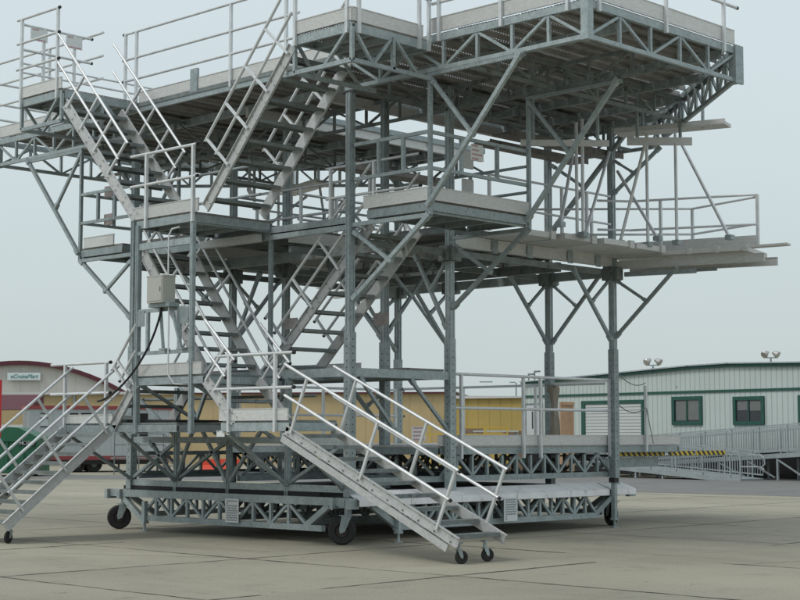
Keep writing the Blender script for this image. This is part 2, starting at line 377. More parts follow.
jack(17.0, 16.42, .62); jack(22.27, 16.3, .8); jack(16.0, 21.35, .5); jack(20.6, 22.5, .6)
b_ = M(); b_.box((22.2, 16.24, .78), (22.32, 16.36, .86)); b_.build('jack_handle', BLACK, dock)

# --- columns, each with a perforated adjustable foot sleeve
def column(x, y, z0, z1, s=.105, foot=True, parent=None):
    g = M()
    # rolled section look: two channels back to back
    g.box((x - s/2, y - s/2, z0), (x + s/2, y + s/2, z1))
    for k in (-1, 1):
        g.box((x - s/2 - .006, y + k*s*.30 - .012, z0), (x - s/2, y + k*s*.30 + .012, z1))
        g.box((x + k*s*.30 - .012, y - s/2 - .006, z0), (x + k*s*.30 + .012, y - s/2, z1))
    g.box((x - s*.8, y - s*.8, z0), (x + s*.8, y + s*.8, z0 + .02))
    o = g.build('column', GALV, dock)
    if foot:
        f = M(); q = s/2 + .013; zt = 3.12
        f.box((x - q, y - q, z0 + .03), (x + q, y + q, zt)); fo = f.build('foot_sleeve', GALV, o)
        h = M(); z = z0 + .35
        while z < zt - .1:
            h.box((x - q - .002, y - .008, z), (x - q + .01, y + .008, z + .018)); h.box((x - .008, y - q - .002, z), (x + .008, y - q + .01, z + .018)); z += .105
        h.build('pin_holes', DARK, o)
    return o
for y in YS:
    for x in (X1, X2): column(x, y, .68, 7.18)
for y in (YS[0], YS[3]): column(A, y, .66, 6.72)
for y in (19.35, 20.7, 17.95): column(A, y, .66, 2.48 if y < 18.5 else (1.5 if y < 20 else 2.38), .075, False)
column(XO, 18.32, .0 + 1.62, 4.84, .06, False); column(XO, 19.66, 1.62, 4.84, .07, False)
column(A, 14.98 + 3.4, 2.4, 4.85, .05, False)

# --- lower frames along the camera-side face and across
g = M()
g.bar((A, 16.6, 1.52), (A, 21.94, 1.52), .06, .10); g.bar((A, 16.6, .80), (A, 21.94, .80), .06, .10)
g.bar((A, 16.6, 2.53), (A, 20.7, 2.53), .07, .13); g.bar((A, 16.6, 2.53), (X1, 16.6, 2.53), .07, .13)
g.bar((X1, 16.6, 2.53), (X1, 21.94, 2.53), .06, .10)
g.bar((A, 16.6, 4.70), (A, 21.94, 4.70), .06, .10)
g.box((A - .035, 19.3, 1.44), (A - .031, 19.62, 1.62))
g.build('side_frame', GALV, dock)
def brace(a, b, t=.055, m=GALV):
    g = M(); g.bar(a, b, t, t)
    a = Vector(a); b = Vector(b); d = (b - a).normalized()
    g.bar(a - d*.02, a + d*.10, t*1.5, t*1.25); g.bar(b - d*.10, b + d*.02, t*1.5, t*1.25)
    g.build('diagonal_brace', m, dock)
for a_, b_ in (((A, 21.94, .85), (A, 20.7, 1.5)), ((A, 20.7, .85), (A, 19.45, 1.48)), ((A, 20.7, .85), (A, 21.4, 1.48)), ((A, 20.72, .85), (A, 19.9, 2.4)),
               ((A, 20.6, 2.4), (A, 19.4, .85)), ((A, 19.35, .85), (A, 17.9, 2.4)), ((A, 19.35, 1.5), (A, 17.95, .85)), ((A, 17.95, .85), (A, 16.65, 1.5)),
               ((A, 16.65, .85), (A, 17.95, 1.5)), ((A, 21.9, 2.3), (A, 20.7, 1.56))):
    brace(a_, b_, .05)
for a_, b_ in (((XO + .05, 17.5, 1.62), (A, 17.95, .82)), ((XO + .05, 16.3, 1.62), (A - .02, 16.7, .8)), ((XO + .05, 21.6, 1.62), (A - .02, 21.9, .85)), ((XO + .05, 20.1, 1.62), (A - .02, 20.7, .85)),
               ((XO + .04, 19.6, 2.36), (A, 19.6, 1.6)), ((XO + .04, 18.3, 2.36), (A, 18.3, 1.56))):
    brace(a_, b_, .045)

# --- lower main deck (z 1.4) with a truss skirt
def deckset(name, x0, x1, y0, y1, ztop, fh, toe=None, mesh=PERF, frame=GALV, th=.16, inner=3, toem=ALU, gap=.035):
    """framed walkway: perimeter channels, joists, grating plate (part) and toe boards (part)"""
    g = M(); z = ztop - fh / 2; t = .05
    g.chan((x0 + t, y0, z), (x1 - t, y0, z), .05, fh, side=-1); g.chan((x0 + t, y1, z), (x1 - t, y1, z), .05, fh, side=1)
    g.chan((x0, y0, z), (x0, y1, z), .05, fh, side=1); g.chan((x1, y0, z), (x1, y1, z), .05, fh, side=-1)
    n = max(1, inner)
    for i in range(1, n + 1):
        if x1 - x0 >= y1 - y0:
            xx = x0 + (x1 - x0) * i / (n + 1); g.bar((xx, y0 + .01, z - .015), (xx, y1 - .01, z - .015), .04, fh * .7)
        else:
            yy = y0 + (y1 - y0) * i / (n + 1); g.bar((x0 + .01, yy, z - .015), (x1 - .01, yy, z - .015), .04, fh * .7)
    o = g.build(name, frame, dock)
    p = M(); p.box((x0 + .01, y0 + .01, ztop + .004), (x1 - .01, y1 - .01, ztop + gap)); p.build('deck_plate', mesh, o)
    if toe:
        for a, b in toe:
            tb = M(); a = Vector(a); b = Vector(b); z0 = ztop + gap - .006
            tb.bar((a.x, a.y, z0 + th/2), (b.x, b.y, z0 + th/2), .025, th)
            d = (b - a).normalized()
            tb.bar((a.x, a.y, z0 + th + .006), (b.x, b.y, z0 + th + .006), .04, .012); tb.build('toe_board', toem, o)
    return o
deckset('lower_deck', 18.2, 24.9, 16.72, 21.9, 1.40, .11, [((18.2, 16.70), (24.9, 16.70)), ((24.9, 16.74), (24.9, 21.9))], ALU, inner=8)
truss('deck_truss', (18.3, 16.75), (22.75, 16.75), .95, 1.27, 12, .05)
g = M(); g.bar((16.3, 16.75, .91), (22.8, 16.75, .91), .07, .09); g.bar((16.3, 21.9, .91), (22.8, 21.9, .91), .07, .09); g.bar((16.3, 19.3, .91), (22.8, 19.3, .91), .07, .09)
for x in (18.3, 20.5, 22.7): g.bar((x, 16.8, .91), (x, 21.85, .91), .06, .08)
g.build('subframe', GALV, dock)
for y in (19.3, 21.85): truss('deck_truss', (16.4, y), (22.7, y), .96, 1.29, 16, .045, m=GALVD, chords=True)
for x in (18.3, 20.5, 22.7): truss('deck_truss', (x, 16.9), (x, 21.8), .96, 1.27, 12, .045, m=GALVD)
# sliding ramp plate with hazard stripes below the deck end
HAZ = bpy.data.materials.new('black_yellow_hazard_tape'); HAZ.use_nodes = True
n = HAZ.node_tree; t = n.nodes.new('ShaderNodeTexCoord'); s_ = n.nodes.new('ShaderNodeSeparateXYZ'); n.links.new(t.outputs['Object'], s_.inputs[0])
ad = n.nodes.new('ShaderNodeMath'); ad.operation = 'ADD'; n.links.new(s_.outputs['X'], ad.inputs[0]); n.links.new(s_.outputs['Z'], ad.inputs[1])
dv = n.nodes.new('ShaderNodeMath'); dv.operation = 'DIVIDE'; dv.inputs[1].default_value = .165; n.links.new(ad.outputs[0], dv.inputs[0])
fr = n.nodes.new('ShaderNodeMath'); fr.operation = 'FRACT'; n.links.new(dv.outputs[0], fr.inputs[0])
gt = n.nodes.new('ShaderNodeMath'); gt.operation = 'GREATER_THAN'; gt.inputs[1].default_value = .5; n.links.new(fr.outputs[0], gt.inputs[0])
mx = n.nodes.new('ShaderNodeMix'); mx.data_type = 'RGBA'; mx.inputs['A'].default_value = (.02, .02, .02, 1); mx.inputs['B'].default_value = (.66, .47, .04, 1)
n.links.new(gt.outputs[0], mx.inputs['Factor']); n.links.new(mx.outputs['Result'], n.nodes['Principled BSDF'].inputs['Base Color'])
g = M(); g.box((22.95, 16.86, 1.205), (26.7, 18.4, 1.225)); g.bar((22.8, 16.95, 1.10), (24.5, 16.95, 1.10), .06, .17); sp = g.build('sliding_ramp', GALV, dock)
g = M(); g.box((22.98, 16.845, 1.215), (24.62, 16.858, 1.30)); g.box((24.75, 16.845, 1.215), (25.62, 16.858, 1.30)); g.box((25.68, 16.845, 1.215), (26.7, 16.858, 1.30)); g.build('hazard_strip', HAZ, sp)

# --- guard rails
def rail(pts, zs, posts=None, r=.024, m=TUBE, pr=.026, zb=None, caps=True, ext=.0, name='guardrail'):
    """horizontal rails through plan points at heights zs; posts = list of plan points; zb = post foot height"""
    g = M()
    for z in zs:
        for a, b in zip(pts, pts[1:]):
            a3 = Vector((*a, z)); b3 = Vector((*b, z)); d = (b3 - a3).normalized()
            g.tube(a3 - d * ext, b3 + d * ext, r, 8)
    o = g.build(name, m, dock)
    for p in (posts if posts is not None else pts):
        q = M(); q.bar((p[0], p[1], zb), (p[0], p[1], max(zs) + .0), pr * 1.75, pr * 1.75); q.build('post', m, o)
    if caps:
        c = M()
        for z in zs:
            a3 = Vector((*pts[-1], z)); d = (a3 - Vector((*pts[-2], z))).normalized(); c.tube(a3 + d * (ext + .001), a3 + d * (ext + .035), r * 1.15, 8)
        c.build('end_cap', BLACK, o)
    return o
# lower deck
rail([(22.75, 16.64), (18.35, 16.64)], (2.57, 2.03), [(18.67, 16.64), (20.25, 16.66), (20.68, 16.64), (22.62, 16.64)], zb=1.22, ext=.02)
rail([(24.8, 16.68), (24.79, 16.68)], (2.5,), [(23.76, 16.66)], zb=1.3, caps=False)
rail([(18.4, 21.9), (22.8, 21.9)], (2.5, 1.98), [(18.5, 21.9), (20.6, 21.9), (22.6, 21.9)], zb=1.3)
rail([(22.72, 16.8), (22.72, 21.8)], (2.52,), [(22.72, 18.4), (22.72, 20.2)], zb=1.3)
rail([(16.3, 17.5), (16.3, 21.8)], (2.2,), [], zb=1.4, m=GALVD)
# chains from the column to the lone post
def chain(a, b, sag, n=10, r=.009):
    a = Vector(a); b = Vector(b); g = M(); pts = [a.lerp(b, i/n) - Vector((0, 0, sag * 4 * (i/n) * (1 - i/n))) for i in range(n + 1)]
    g.path(pts, r, 5).build('chain', GALVD, dock)
chain((22.75, 16.6, 2.78), (23.76, 16.66, 2.55), .14); chain((22.75, 16.6, 2.2), (23.76, 16.66, 2.1), .14); chain((23.76, 16.64, 2.1), (23.76, 16.5, 1.45), .02, 6)

# --- stairs
def flight(a, b, side, wd, n, rails=(.45, .87), sides=(0, 1), stm=STRING, sh=.15, ext=(0.0, 0.0), double=False, tread=.22, railm=TUBE, railpts=(.0, 1.0), tube_r=.023, legs=4):
    """stair flight from bottom a to top b (points on the near stringer), width along `side`"""
    a = Vector(a); b = Vector(b); sd_ = Vector(side).normalized(); d = (b - a).normalized(); up = Vector((0, 0, 1)); perp = sd_.cross(d).normalized()
    if perp.z < 0: perp = -perp
    run = Vector((b.x - a.x, b.y - a.y, 0)).normalized()
    o = bpy.data.objects.new('stair_flight', None); o.empty_display_size = .2; col.objects.link(o); o.parent = dock
    for k in (0, 1):
        fl, g = o, M(); o = sd_ * wd * k
        g.chan(a + o, b + o, .04, sh, .012, up=perp, side=(1 if k else -1) if sd_.cross(d).dot(perp) > 0 else (-1 if k else 1))
        if double and k == 0:
            g.bar(a - perp * (sh + .005) - sd_*.02 + d*.12, b - perp * (sh + .005) - sd_*.02 - d * .0, .04, sh * .7, perp)
        o = fl; g.build('stringer', stm, o)
    # rivets along the near stringer
    rv = M(); Ln = (b - a).length; q = .12
    while q < Ln - .05:
        for s2 in (-.3, .3):
            c = a + d * q + perp * sh * s2 - sd_ * .014; rv.tube(c, c - sd_ * .01, .011, 6)
        q += .30
    rv.build('rivets', GALVD, o)
    for i in range(n):
        c = a.lerp(b, (i + .5) / n); t = M()
        p0 = c + sd_ * .02; p1 = c + sd_ * (wd - .02)
        t.bar(p0 , p1, tread, .022); 
        t.bar(p0 - run * tread * .5 - up*.012, p1 - run * tread * .5 - up*.012, .018, .05); t.bar(p0 + run * tread * .5 - up*.02, p1 + run * tread * .5 - up*.02, .014, .04)
        t.build('tread', GALVD, o)
    for k in sides:
        off = sd_ * (wd * k) + sd_ * (.03 if k else -.03); h = M()
        B0 = a.lerp(b, railpts[1]); Lb = (b - a).length; sn = d.z
        st0 = {hh: a.lerp(b, railpts[0] + (max(rails) - hh) * sn / Lb) for hh in rails}
        for hh in rails: A0 = st0[hh]; h.tube(A0 + off + up * hh, B0 + off + up * hh, tube_r, 10)
        hr = h.build('handrail', railm, dock)
        for i in range(legs):
            f0_ = railpts[0] + (max(rails) * sn + .05) / Lb; f = f0_ + (.96 - f0_) * i / max(1, legs - 1); c = a.lerp(b, f) + off
            L_ = max(rails) * d.dot(Vector((run.x, run.y, 0))) * 1.0
            q2 = M(); q2.bar(c + perp * .0, c + perp * L_ , .035, .035, d); q2.build('handrail_post', railm, hr)
        cp = M()
        for hh in rails: A0 = st0[hh]; cp.tube(A0 + off + up * hh - d*.001, A0 + off + up * hh - d * .03, tube_r * 1.1, 8)
        cp.build('end_cap', BLACK, hr)
    return o
XW = (1, 0, 0)
# ground -> first landing
flight((XO, 13.02, .27), (XO, 16.22, 1.68), XW, .88, 9, (.47, .90), double=True, sh=.13, railpts=(-.01, 1.0), legs=3)
caster(XO + .14, 13.1, .085, .27, (.9, -.5), .045, 'stair_caster'); caster(XO + .66, 13.12, .085, .27, (.9, -.4), .045, 'stair_caster')
flight((XO, 17.3, 1.8), (XO, 17.98, 2.42), XW, 1.0, 3, legs=2, sh=.16)
flight((XO + .55, 18.45, 2.3), (XO + .55, 20.35, 4.62), XW, 1.0, 9, (.40, .80), sh=.18, railpts=(-.12, .95))
flight((A + .14, 18.62, 2.55), (A + .14, 16.28, 4.72), XW, 1.0, 8, (.45, .9), sh=.17)
flight((XO, 18.02, 4.95), (XO, 16.12, 7.05), XW, 1.08, 8, (.5, 1.0), sh=.18)
flight((XO, 19.75, 4.98), (XO, 21.72, 7.08), XW, 1.08, 8, (.5, .98), sh=.17, railpts=(.1, 1.12))
# second ground stair on the left end, running out toward the camera side
flight((12.66, 21.5, .25), (14.50, 21.5, 1.68), (0, -1, 0), 1.22, 10, (.48, .9), sh=.15, double=True, railpts=(-.1, 1.08), legs=3)
caster(12.8, 21.38, .09, .26, (-1, -.4), .04, 'stair_caster'); caster(12.8, 20.4, .09, .26, (-1, -.4), .04, 'stair_caster')
flight((XO, 20.25, 1.72), (XO, 19.66, 2.40), XW, 1.05, 3, (.5, .9), sh=.17, legs=2)

# --- landings
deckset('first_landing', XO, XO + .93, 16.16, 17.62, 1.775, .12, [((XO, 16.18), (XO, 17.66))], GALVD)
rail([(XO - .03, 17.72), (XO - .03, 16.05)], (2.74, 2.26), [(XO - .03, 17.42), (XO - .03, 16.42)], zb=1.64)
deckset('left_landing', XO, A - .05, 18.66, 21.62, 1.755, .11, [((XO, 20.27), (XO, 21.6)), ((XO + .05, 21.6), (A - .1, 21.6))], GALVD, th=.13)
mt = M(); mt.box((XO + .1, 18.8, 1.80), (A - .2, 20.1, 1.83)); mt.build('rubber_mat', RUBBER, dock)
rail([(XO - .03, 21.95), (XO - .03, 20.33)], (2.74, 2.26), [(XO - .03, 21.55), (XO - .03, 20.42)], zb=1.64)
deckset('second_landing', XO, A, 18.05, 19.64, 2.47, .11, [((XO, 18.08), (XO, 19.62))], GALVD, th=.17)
g = M()
for z in (2.85, 3.5): g.bar((XO, 18.32, z), (XO, 19.66, z), .045, .055)
for y in (18.62, 19.4): g.bar((XO, y, 2.85), (XO, y, 3.5), .05, .05)
g.build('panel_frame', GALV, dock)
for ya, yb in ((18.36, 18.58), (19.44, 19.62)): g = M(); g.box((XO - .04, ya, 3.26), (XO - .03, yb, 3.5)); g.build('gusset_plate', GALV, dock)
L3 = 4.91
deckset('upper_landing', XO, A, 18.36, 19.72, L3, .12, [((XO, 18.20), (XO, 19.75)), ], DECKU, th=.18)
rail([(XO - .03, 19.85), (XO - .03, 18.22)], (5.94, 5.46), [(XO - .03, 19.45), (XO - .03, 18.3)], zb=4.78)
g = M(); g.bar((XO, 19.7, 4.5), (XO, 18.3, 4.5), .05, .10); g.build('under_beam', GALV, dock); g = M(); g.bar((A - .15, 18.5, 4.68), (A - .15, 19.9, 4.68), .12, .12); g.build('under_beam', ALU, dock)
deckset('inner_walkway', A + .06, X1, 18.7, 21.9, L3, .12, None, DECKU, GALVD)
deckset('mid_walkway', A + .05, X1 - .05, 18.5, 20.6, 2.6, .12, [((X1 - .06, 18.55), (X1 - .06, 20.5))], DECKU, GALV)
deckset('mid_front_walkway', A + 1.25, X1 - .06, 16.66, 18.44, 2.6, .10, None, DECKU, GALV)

# --- level 3 corner walkways (both ends), cantilevered over knee braces
def corner(s):
    f = (lambda y: y) if s > 0 else my
    ys = sorted((f(14.98), f(16.24)))
    o = deckset('corner_walkway', A, X1 + .02, ys[0], ys[1], L3 - .005, .12,
                [((A - .01, f(14.96)), (A - .01, f(16.3))), ((A, f(14.96)), (X1, f(14.96)))] if s > 0 else [((A - .01, f(15.1)), (A - .01, f(16.0)))], DECKU, th=.18)
    g = M(); g.bar((A, f(14.98), 4.72), (A, f(16.55), 4.72), .05, .06); g.bar((X1, f(14.98), 4.72), (X1, f(16.55), 4.72), .05, .06); g.bar((A, f(15.05), 4.78), (X1, f(15.05), 4.78), .04, .05)
    g.build('cantilever_beam', GALV, dock)
    for x in (A, X1):
        brace((x, f(16.52), 3.62), (x, f(15.0), 4.72), .06); brace((x, f(16.5), 4.6), (x, f(15.75), 4.12), .05)
        g = M(); g.bar((x, f(14.97), 4.72), (x, f(14.97), 6.76), .055, .055); g.bar((x, f(14.97), 6.74), (x, f(13.22), 6.74), .05, .055); g.build('hanger_post', GALV, dock)
        brace((x - .04, f(14.97), 4.86), (x - .04, f(13.26), 6.76), .06); brace((x, f(14.95), 6.68), (x, f(14.16), 5.76), .05)
    # rails of square tube in frames
    for z in (5.92, 5.40):
        g = M(); g.bar((A, f(15.0), z), (X1, f(15.0), z), .045, .05); g.bar((A, f(15.0), z), (A, f(16.5), z), .045, .05); g.build('guardrail', GALV, dock)
    for x, y in ((A + .7, 15.0), (A + 1.5, 15.0), (A, 15.5), (A, 16.0)): g = M(); g.bar((x, f(y), 5.4), (x, f(y), 5.92), .05, .05); g.build('rail_upright', GALV, dock)
corner(1); corner(-1)
g = M(); g.bar((A, 16.6, 4.79), (A, 18.42, 4.79), .06, .12); g.bar((XO + .06, 18.40, 4.83), (A, 18.40, 4.83), .04, .13); g.build('edge_beam', GALV, dock)
rail([(X1 + .05, 16.3), (X1 + .05, 15.05)], (5.7, 5.3), [(X1 + .05, 16.2)], zb=4.9, m=GALV)
rail([(A + 1.3, 18.5), (A + 1.3, 16.4)], (5.95, 5.45), [(A + 1.3, 18.4), (A + 1.3, 17.4)], zb=4.9)
rail([(A + .05, 18.7), (A + .05, 21.8)], (5.9, 5.42), [(A + .05, 20.4), (A + .05, 21.6)], zb=4.9, m=GALV)
rail([(X1 + .1, 21.9), (X2, 21.9)], (5.95, 5.45), [(X1 + .8, 21.9), (20.6, 21.9)], zb=4.9, m=GALV)
rail([(X1 + .1, 20.3), (X2, 20.3)], (5.85, 5.4), [(19.4, 20.3), (21.2, 20.3)], zb=4.9)
rail([(X1 - .1, 18.2), (X1 - .1, 21.8)], (5.9, 5.4), [(X1 - .1, 18.3), (X1 - .1, 20.0)], zb=4.9)

# --- level 3 main deck on aluminium beams
for (y0, y1) in ((16.7, 19.2), (19.34, 21.95)):
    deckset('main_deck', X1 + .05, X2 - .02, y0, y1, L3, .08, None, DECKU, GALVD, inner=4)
for y in (16.6, 18.05, 20.49, 21.94):
    g = M(); g.box((A + (.1 if y > 17 else 2.3), y - .04, 4.60), (X2 + .1, y + .04, 4.785)); g.box((A + 2.3, y - .055, 4.76), (X2 + .1, y + .055, 4.785)); g.box((A + 2.3, y - .055, 4.595), (X2 + .1, y + .055, 4.615))
    o = g.build('aluminium_beam', ALU, dock)
    for x in (19.4, 20.3, 21.4, 22.2): c = M(); c.box((x - .07, y - .067, 4.56), (x + .07, y - .056, 4.80)); c.build('clamp_plate', GALV, o)
    g = M(); g.box((A + .1, y - .03, 4.44), (X2 - .4, y + .03, 4.54)); g.build('beam_rail', GALVD, dock)
for x in (A + .9, 19.7, 21.3, X2):
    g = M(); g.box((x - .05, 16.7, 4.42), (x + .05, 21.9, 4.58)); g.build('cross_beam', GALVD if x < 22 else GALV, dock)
for y in YS:
    for x in (X1, X2): g = M(); g.box((x - .16, y - .09, 4.36), (x + .16, y + .09, 4.60)); g.box((x - .09, y - .17, 4.36), (x + .09, y + .17, 4.58)); g.build('column_head', GALVD, dock)
# knee braces under level 3
def knee(x, y, dx, dy, z0=3.3, z1=4.5, reach=1.15):
    brace((x + dx*.07, y + dy*.07, z0), (x + dx * reach, y + dy * reach, z1), .055)
    brace((x + dx*.07, y + dy*.07, z1 - .12), (x + dx * reach * .55, y + dy * reach * .55, z0 + (z1 - z0) * .52), .045)
for y in YS:
    knee(X2, y, -1, 0)
    if y != YS[0]: knee(X1, y, 1, 0)
knee(X2, YS[0], 0, -1, 3.35, 4.48, 1.35); knee(X2, YS[1], 0, -1, 3.3, 4.5, 1.2); knee(X2, YS[2], 0, 1); knee(X2, YS[3], 0, 1, 3.35, 4.48, 1.35)
knee(X1, YS[0], 0, 1, 3.3, 4.5, .75); knee(X1, YS[3], 0, -1, 3.3, 4.5, .75); knee(X1, YS[1], 0, 1, 3.2, 4.4, 1.2); knee(X1, YS[2], 0, -1, 3.2, 4.4, 1.2); knee(X1, YS[1], 0, 1, 1.7, 2.4, .8)
brace((X1, YS[0], 1.62), (X1 - .9, YS[0], 2.45), .05); brace((X1 - 2.0, YS[0], 2.45), (X1 - 1.2, YS[0], 1.62), .05)

HANG_T = (((22.28, 15.53, 6.8), (22.28, 15.53, 4.87)), ((22.39, 15.01, 6.8), (22.39, 15.01, 4.87)), ((20.42, 15.51, 6.8), (20.42, 15.51, 4.87)), ((20.56, 15.74, 6.8), (20.56, 15.74, 4.87)),
          ((20.76, 15.97, 6.3), (19.19, 15.02, 4.87)), ((21.9, 16.05, 6.51), (20.54, 15.57, 4.87)), ((21.83, 15.19, 6.72), (21.71, 15.71, 4.87)), ((22.82, 15.2, 6.72), (22.43, 13.99, 4.87)), ((22.62, 16.4, 6.3), (21.71, 14.93, 4.87)))
# --- extension planks and the wing towards the aircraft
def plank(x0, x1, y0, y1, z, t=.085, name='extension_plank'):
    g = M(); g.box((x0, y0, z), (x1, y1, z + t)); g.box((x0 - .012, y0 - .012, z + t * .30), (x0, y1, z + t * .45)); g.box((x1 - .12, y0 - .03, z - .02), (x1 - .03, y0, z + t + .02))
    g.build(name, ALU, dock)
for s in (1, -1):
    f = (lambda y: y) if s > 0 else my
    for x, ye, z in ((19.15, 15.75, 4.795), (20.05, 15.6, 4.79), (20.98, 15.5, 4.785), (21.9, 15.5, 4.78)):
        ys = sorted((f(ye), f(16.75))); g = M(); g.box((x, ys[0], z), (x + .86, ys[1], z + .09)); yy = f(ye); g.box((x + .70, yy - .03, z - .02), (x + .83, yy + .03, z + .11)); g.build('extension_plank', ALU, dock)
    # wing
    W0 = Vector((22.78, f(16.5))); W1 = Vector((23.45, f(13.95))); d = (W1 - W0).normalized(); nn = Vector((d.y, -d.x)) * s; 
    if nn.x > 0: nn = -nn                                 # towards the tower side
    def P3(a, b, z): q = W0 + d * a - nn * b; return (q.x, q.y, z)
    Ln = (W1 - W0).length
    g = M()
    for b_, z_, h_ in ((0, 4.63, .12), (.8, 4.64, .12)):
        g.bar(P3(-.1, b_, z_), P3(Ln, b_, z_), .06, h_); g.bar(P3(-.1, b_, z_ + .065), P3(Ln, b_, z_ + .065), .09, .012); g.bar(P3(-.1, b_, z_ - .065), P3(Ln, b_, z_ - .065), .09, .012)
    o = g.build('wing_beam', ALU, dock)
    g = M(); g.bar(P3(.1, 0, 4.46), P3(1.42, 0, 4.46), .07, .08); g.bar(P3(.1, 0.3, 4.5), P3(1.7, .3, 4.5), .05, .05); g.build('wing_bracket', GALV, dock)
    for i in range(5):
        a = .35 + i * .5; q0 = P3(a - .48, -.25 + .0, 4.78); g = M()
        g.extr([P3(a - .47, -.20, 4.745), P3(a + .02, -.20, 4.745), P3(a + .02, 1.1, 4.745), P3(a - .47, 1.1, 4.745)], (0, 0, .075))
        g.extr([P3(a - .01, -.24, 4.73), P3(a + .05, -.24, 4.73), P3(a + .05, -.16, 4.73), P3(a - .01, -.16, 4.73)], (0, 0, .11))
        g.build('wing_plank', ALU, dock)
    g = M(); g.extr([P3(Ln - .2, -.2, 4.79), P3(Ln + .45, -.2, 4.80), P3(Ln + .45, .02, 4.80), P3(Ln - .2, .02, 4.79)], (0, 0, .035)); g.build('wing_plank', ALU, dock)
    g = M(); g.bar(P3(.1, .25, 4.95), P3(Ln - .18, .25, 4.95), .025, .2); g.build('toe_board', ALU, dock)
    e = P3(Ln - .18, .25, 0); c0 = (22.3, f(16.62)); c1 = P3(1.0, 1.1, 0)
    rail([c0, (P3(.25, -.05, 0)[:2]), e[:2]], (5.76, 5.24), [P3(.75, .1, 0)[:2], e[:2]], zb=4.85, r=.022, caps=False)
    rail([(22.1, f(18.0)), c1[:2], e[:2]], (5.72, 5.25), [(22.9, f(17.2)), c1[:2]], zb=4.85, r=.022, caps=False)
    # hanger tubes from the top deck down to the wing
    for t_, b_ in HANG_T:
        g = M(); g.tube((t_[0], f(t_[1]), t_[2]), (b_[0], f(b_[1]), b_[2]), .028, 8); g.build('hanger_tube', TUBE, dock)
        g = M(); g.box((b_[0] - .06, f(b_[1]) - .06, b_[2] - .03), (b_[0] + .06, f(b_[1]) + .06, b_[2] + .05)); g.build('tube_clamp', GALV, dock)
    brace((X2, f(17.98), 5.36), (X2, f(16.2), 7.05), .07); brace((X2, f(17.95), 6.6), (X2, f(17.2), 6.1), .05)
    brace((X2, f(16.58), 5.9), (X2 + .3, f(15.75), 6.70), .06); brace((X2, f(16.5), 6.5), (X2 + .1, f(16.15), 6.25), .045)
    rail([(19.0, f(16.4)), (22.4, f(16.4))], (5.82, 5.32), [(19.1, f(16.4)), (21.0, f(16.4)), (21.7, f(16.4))], zb=4.9, r=.02)

# --- top deck: trapezoid with chamfered corners
TZ = 7.28; TB = 6.80; YR = 12.17; YL = my(12.17)
XD, XE = 19.72, 23.35; YD = 16.15
SX, SY0, SY1 = 18.7, 18.36, 20.18      # open slot for the aircraft between the two arms
def xr(y):
    yy = y if y < YC else my(y)
    return XE if yy >= YD else XD + (XE - XD) * (yy - YR) / (YD - YR)
g = M()
def edge(a, b, z, wd, h): g.bar((*a, z), (*b, z), wd, h)
loop = [(A, YR), (XD, YR), (XE, YD), (XE, my(YD)), (XD, YL), (A, YL)]
loop = [(A, YR), (XD, YR), (XE, YD), (XE, SY0), (SX, SY0), (SX, SY1), (XE, SY1), (XE, my(YD)), (XD, YL), (A, YL)]
for a, b in zip(loop, loop[1:] + loop[:1]):
    edge(a, b, TZ - .04, .06, .10)
    if a not in ((A, YL), (XE, SY0), (SX, SY0), (SX, SY1)): edge(a, b, TB, .055, .06)
edge((A, YR), (A, 16.7), TB, .055, .06); edge((A, 21.84), (A, YL), TB, .055, .06)
tf = g.build('top_frame', GALV, dock)
for y in (YR, YL):
    g = M(); g.box((A - .06, y - .06, TB - .05), (A + .06, y + .06, TZ + .02)); g.build('corner_post', GALV, dock)
    g = M(); g.box((XD - .06, y - .06, TB - .05), (XD + .06, y + .06, TZ + .02)); g.box((XD - .0, y - .02, TB - .03), (XD + .22, y + .02, TZ + .06)); g.build('corner_post', GALV, dock)
def tt(a, b, n, m=GALV, ph=0): truss('top_truss', a, b, TB, TZ - .08, n, .045, True, m, False, None, ph)
tt((A, YR), (A, 16.6), 7); tt((A, my(16.6)), (A, YL), 7)
tt((A, YR), (XD, YR), 5, ph=0); tt((A, YL), (XD, YL), 5)
tt((XD, YR), (XE, YD), 12); tt((XD, YL), (XE, my(YD)), 12); tt((XE, YD), (XE, SY0), 3, GALVD); tt((XE, SY1), (XE, my(YD)), 3, GALVD)
def itruss(a, b, n):
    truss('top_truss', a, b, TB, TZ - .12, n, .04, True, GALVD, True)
itruss((X1, YR + .08), (X1, YL - .08), 18)
for y in (14.4, 16.6, 21.94, my(14.4)): itruss((A + .06, y), (xr(y) - .08, y), int((xr(y) - A) / .8))
for x, ya in ((17.25, YR + .1), (19.5, YR + .1), (20.6, 13.3), (21.7, 14.5), (22.7, 15.6)):
    if x < SX: g = M(); g.bar((x, ya, TZ - .11), (x, my(ya), TZ - .11), .06, .13); g.build('joist', GALV, dock)
    else:
        for u0, u1 in ((ya, SY0), (SY1, my(ya))): g = M(); g.bar((x, u0, TZ - .11), (x, u1, TZ - .11), .06, .13); g.build('joist', GALV, dock)
for y in (SY0 - .04, SY1 + .04):
    g = M(); g.box((17.2, y - .03, TZ - .24), (XE, y + .03, TZ - .08)); g.box((17.2, y - .045, TZ - .25), (XE, y + .045, TZ - .235)); g.build('slot_beam', ALU, dock)
# dark chamfer fascia plates
for s in (1, -1):
    g = M(); f = (lambda y: y) if s > 0 else my
    g.extr([(XD + .25, f(YR + .27) , TZ - .16), (XE, f(YD), TZ - .16), (XE, f(YD), TZ + .02), (XD + .25, f(YR + .27), TZ + .02)], (.03, 0, 0))
    g.build('chamfer_fascia', GALVD, dock)
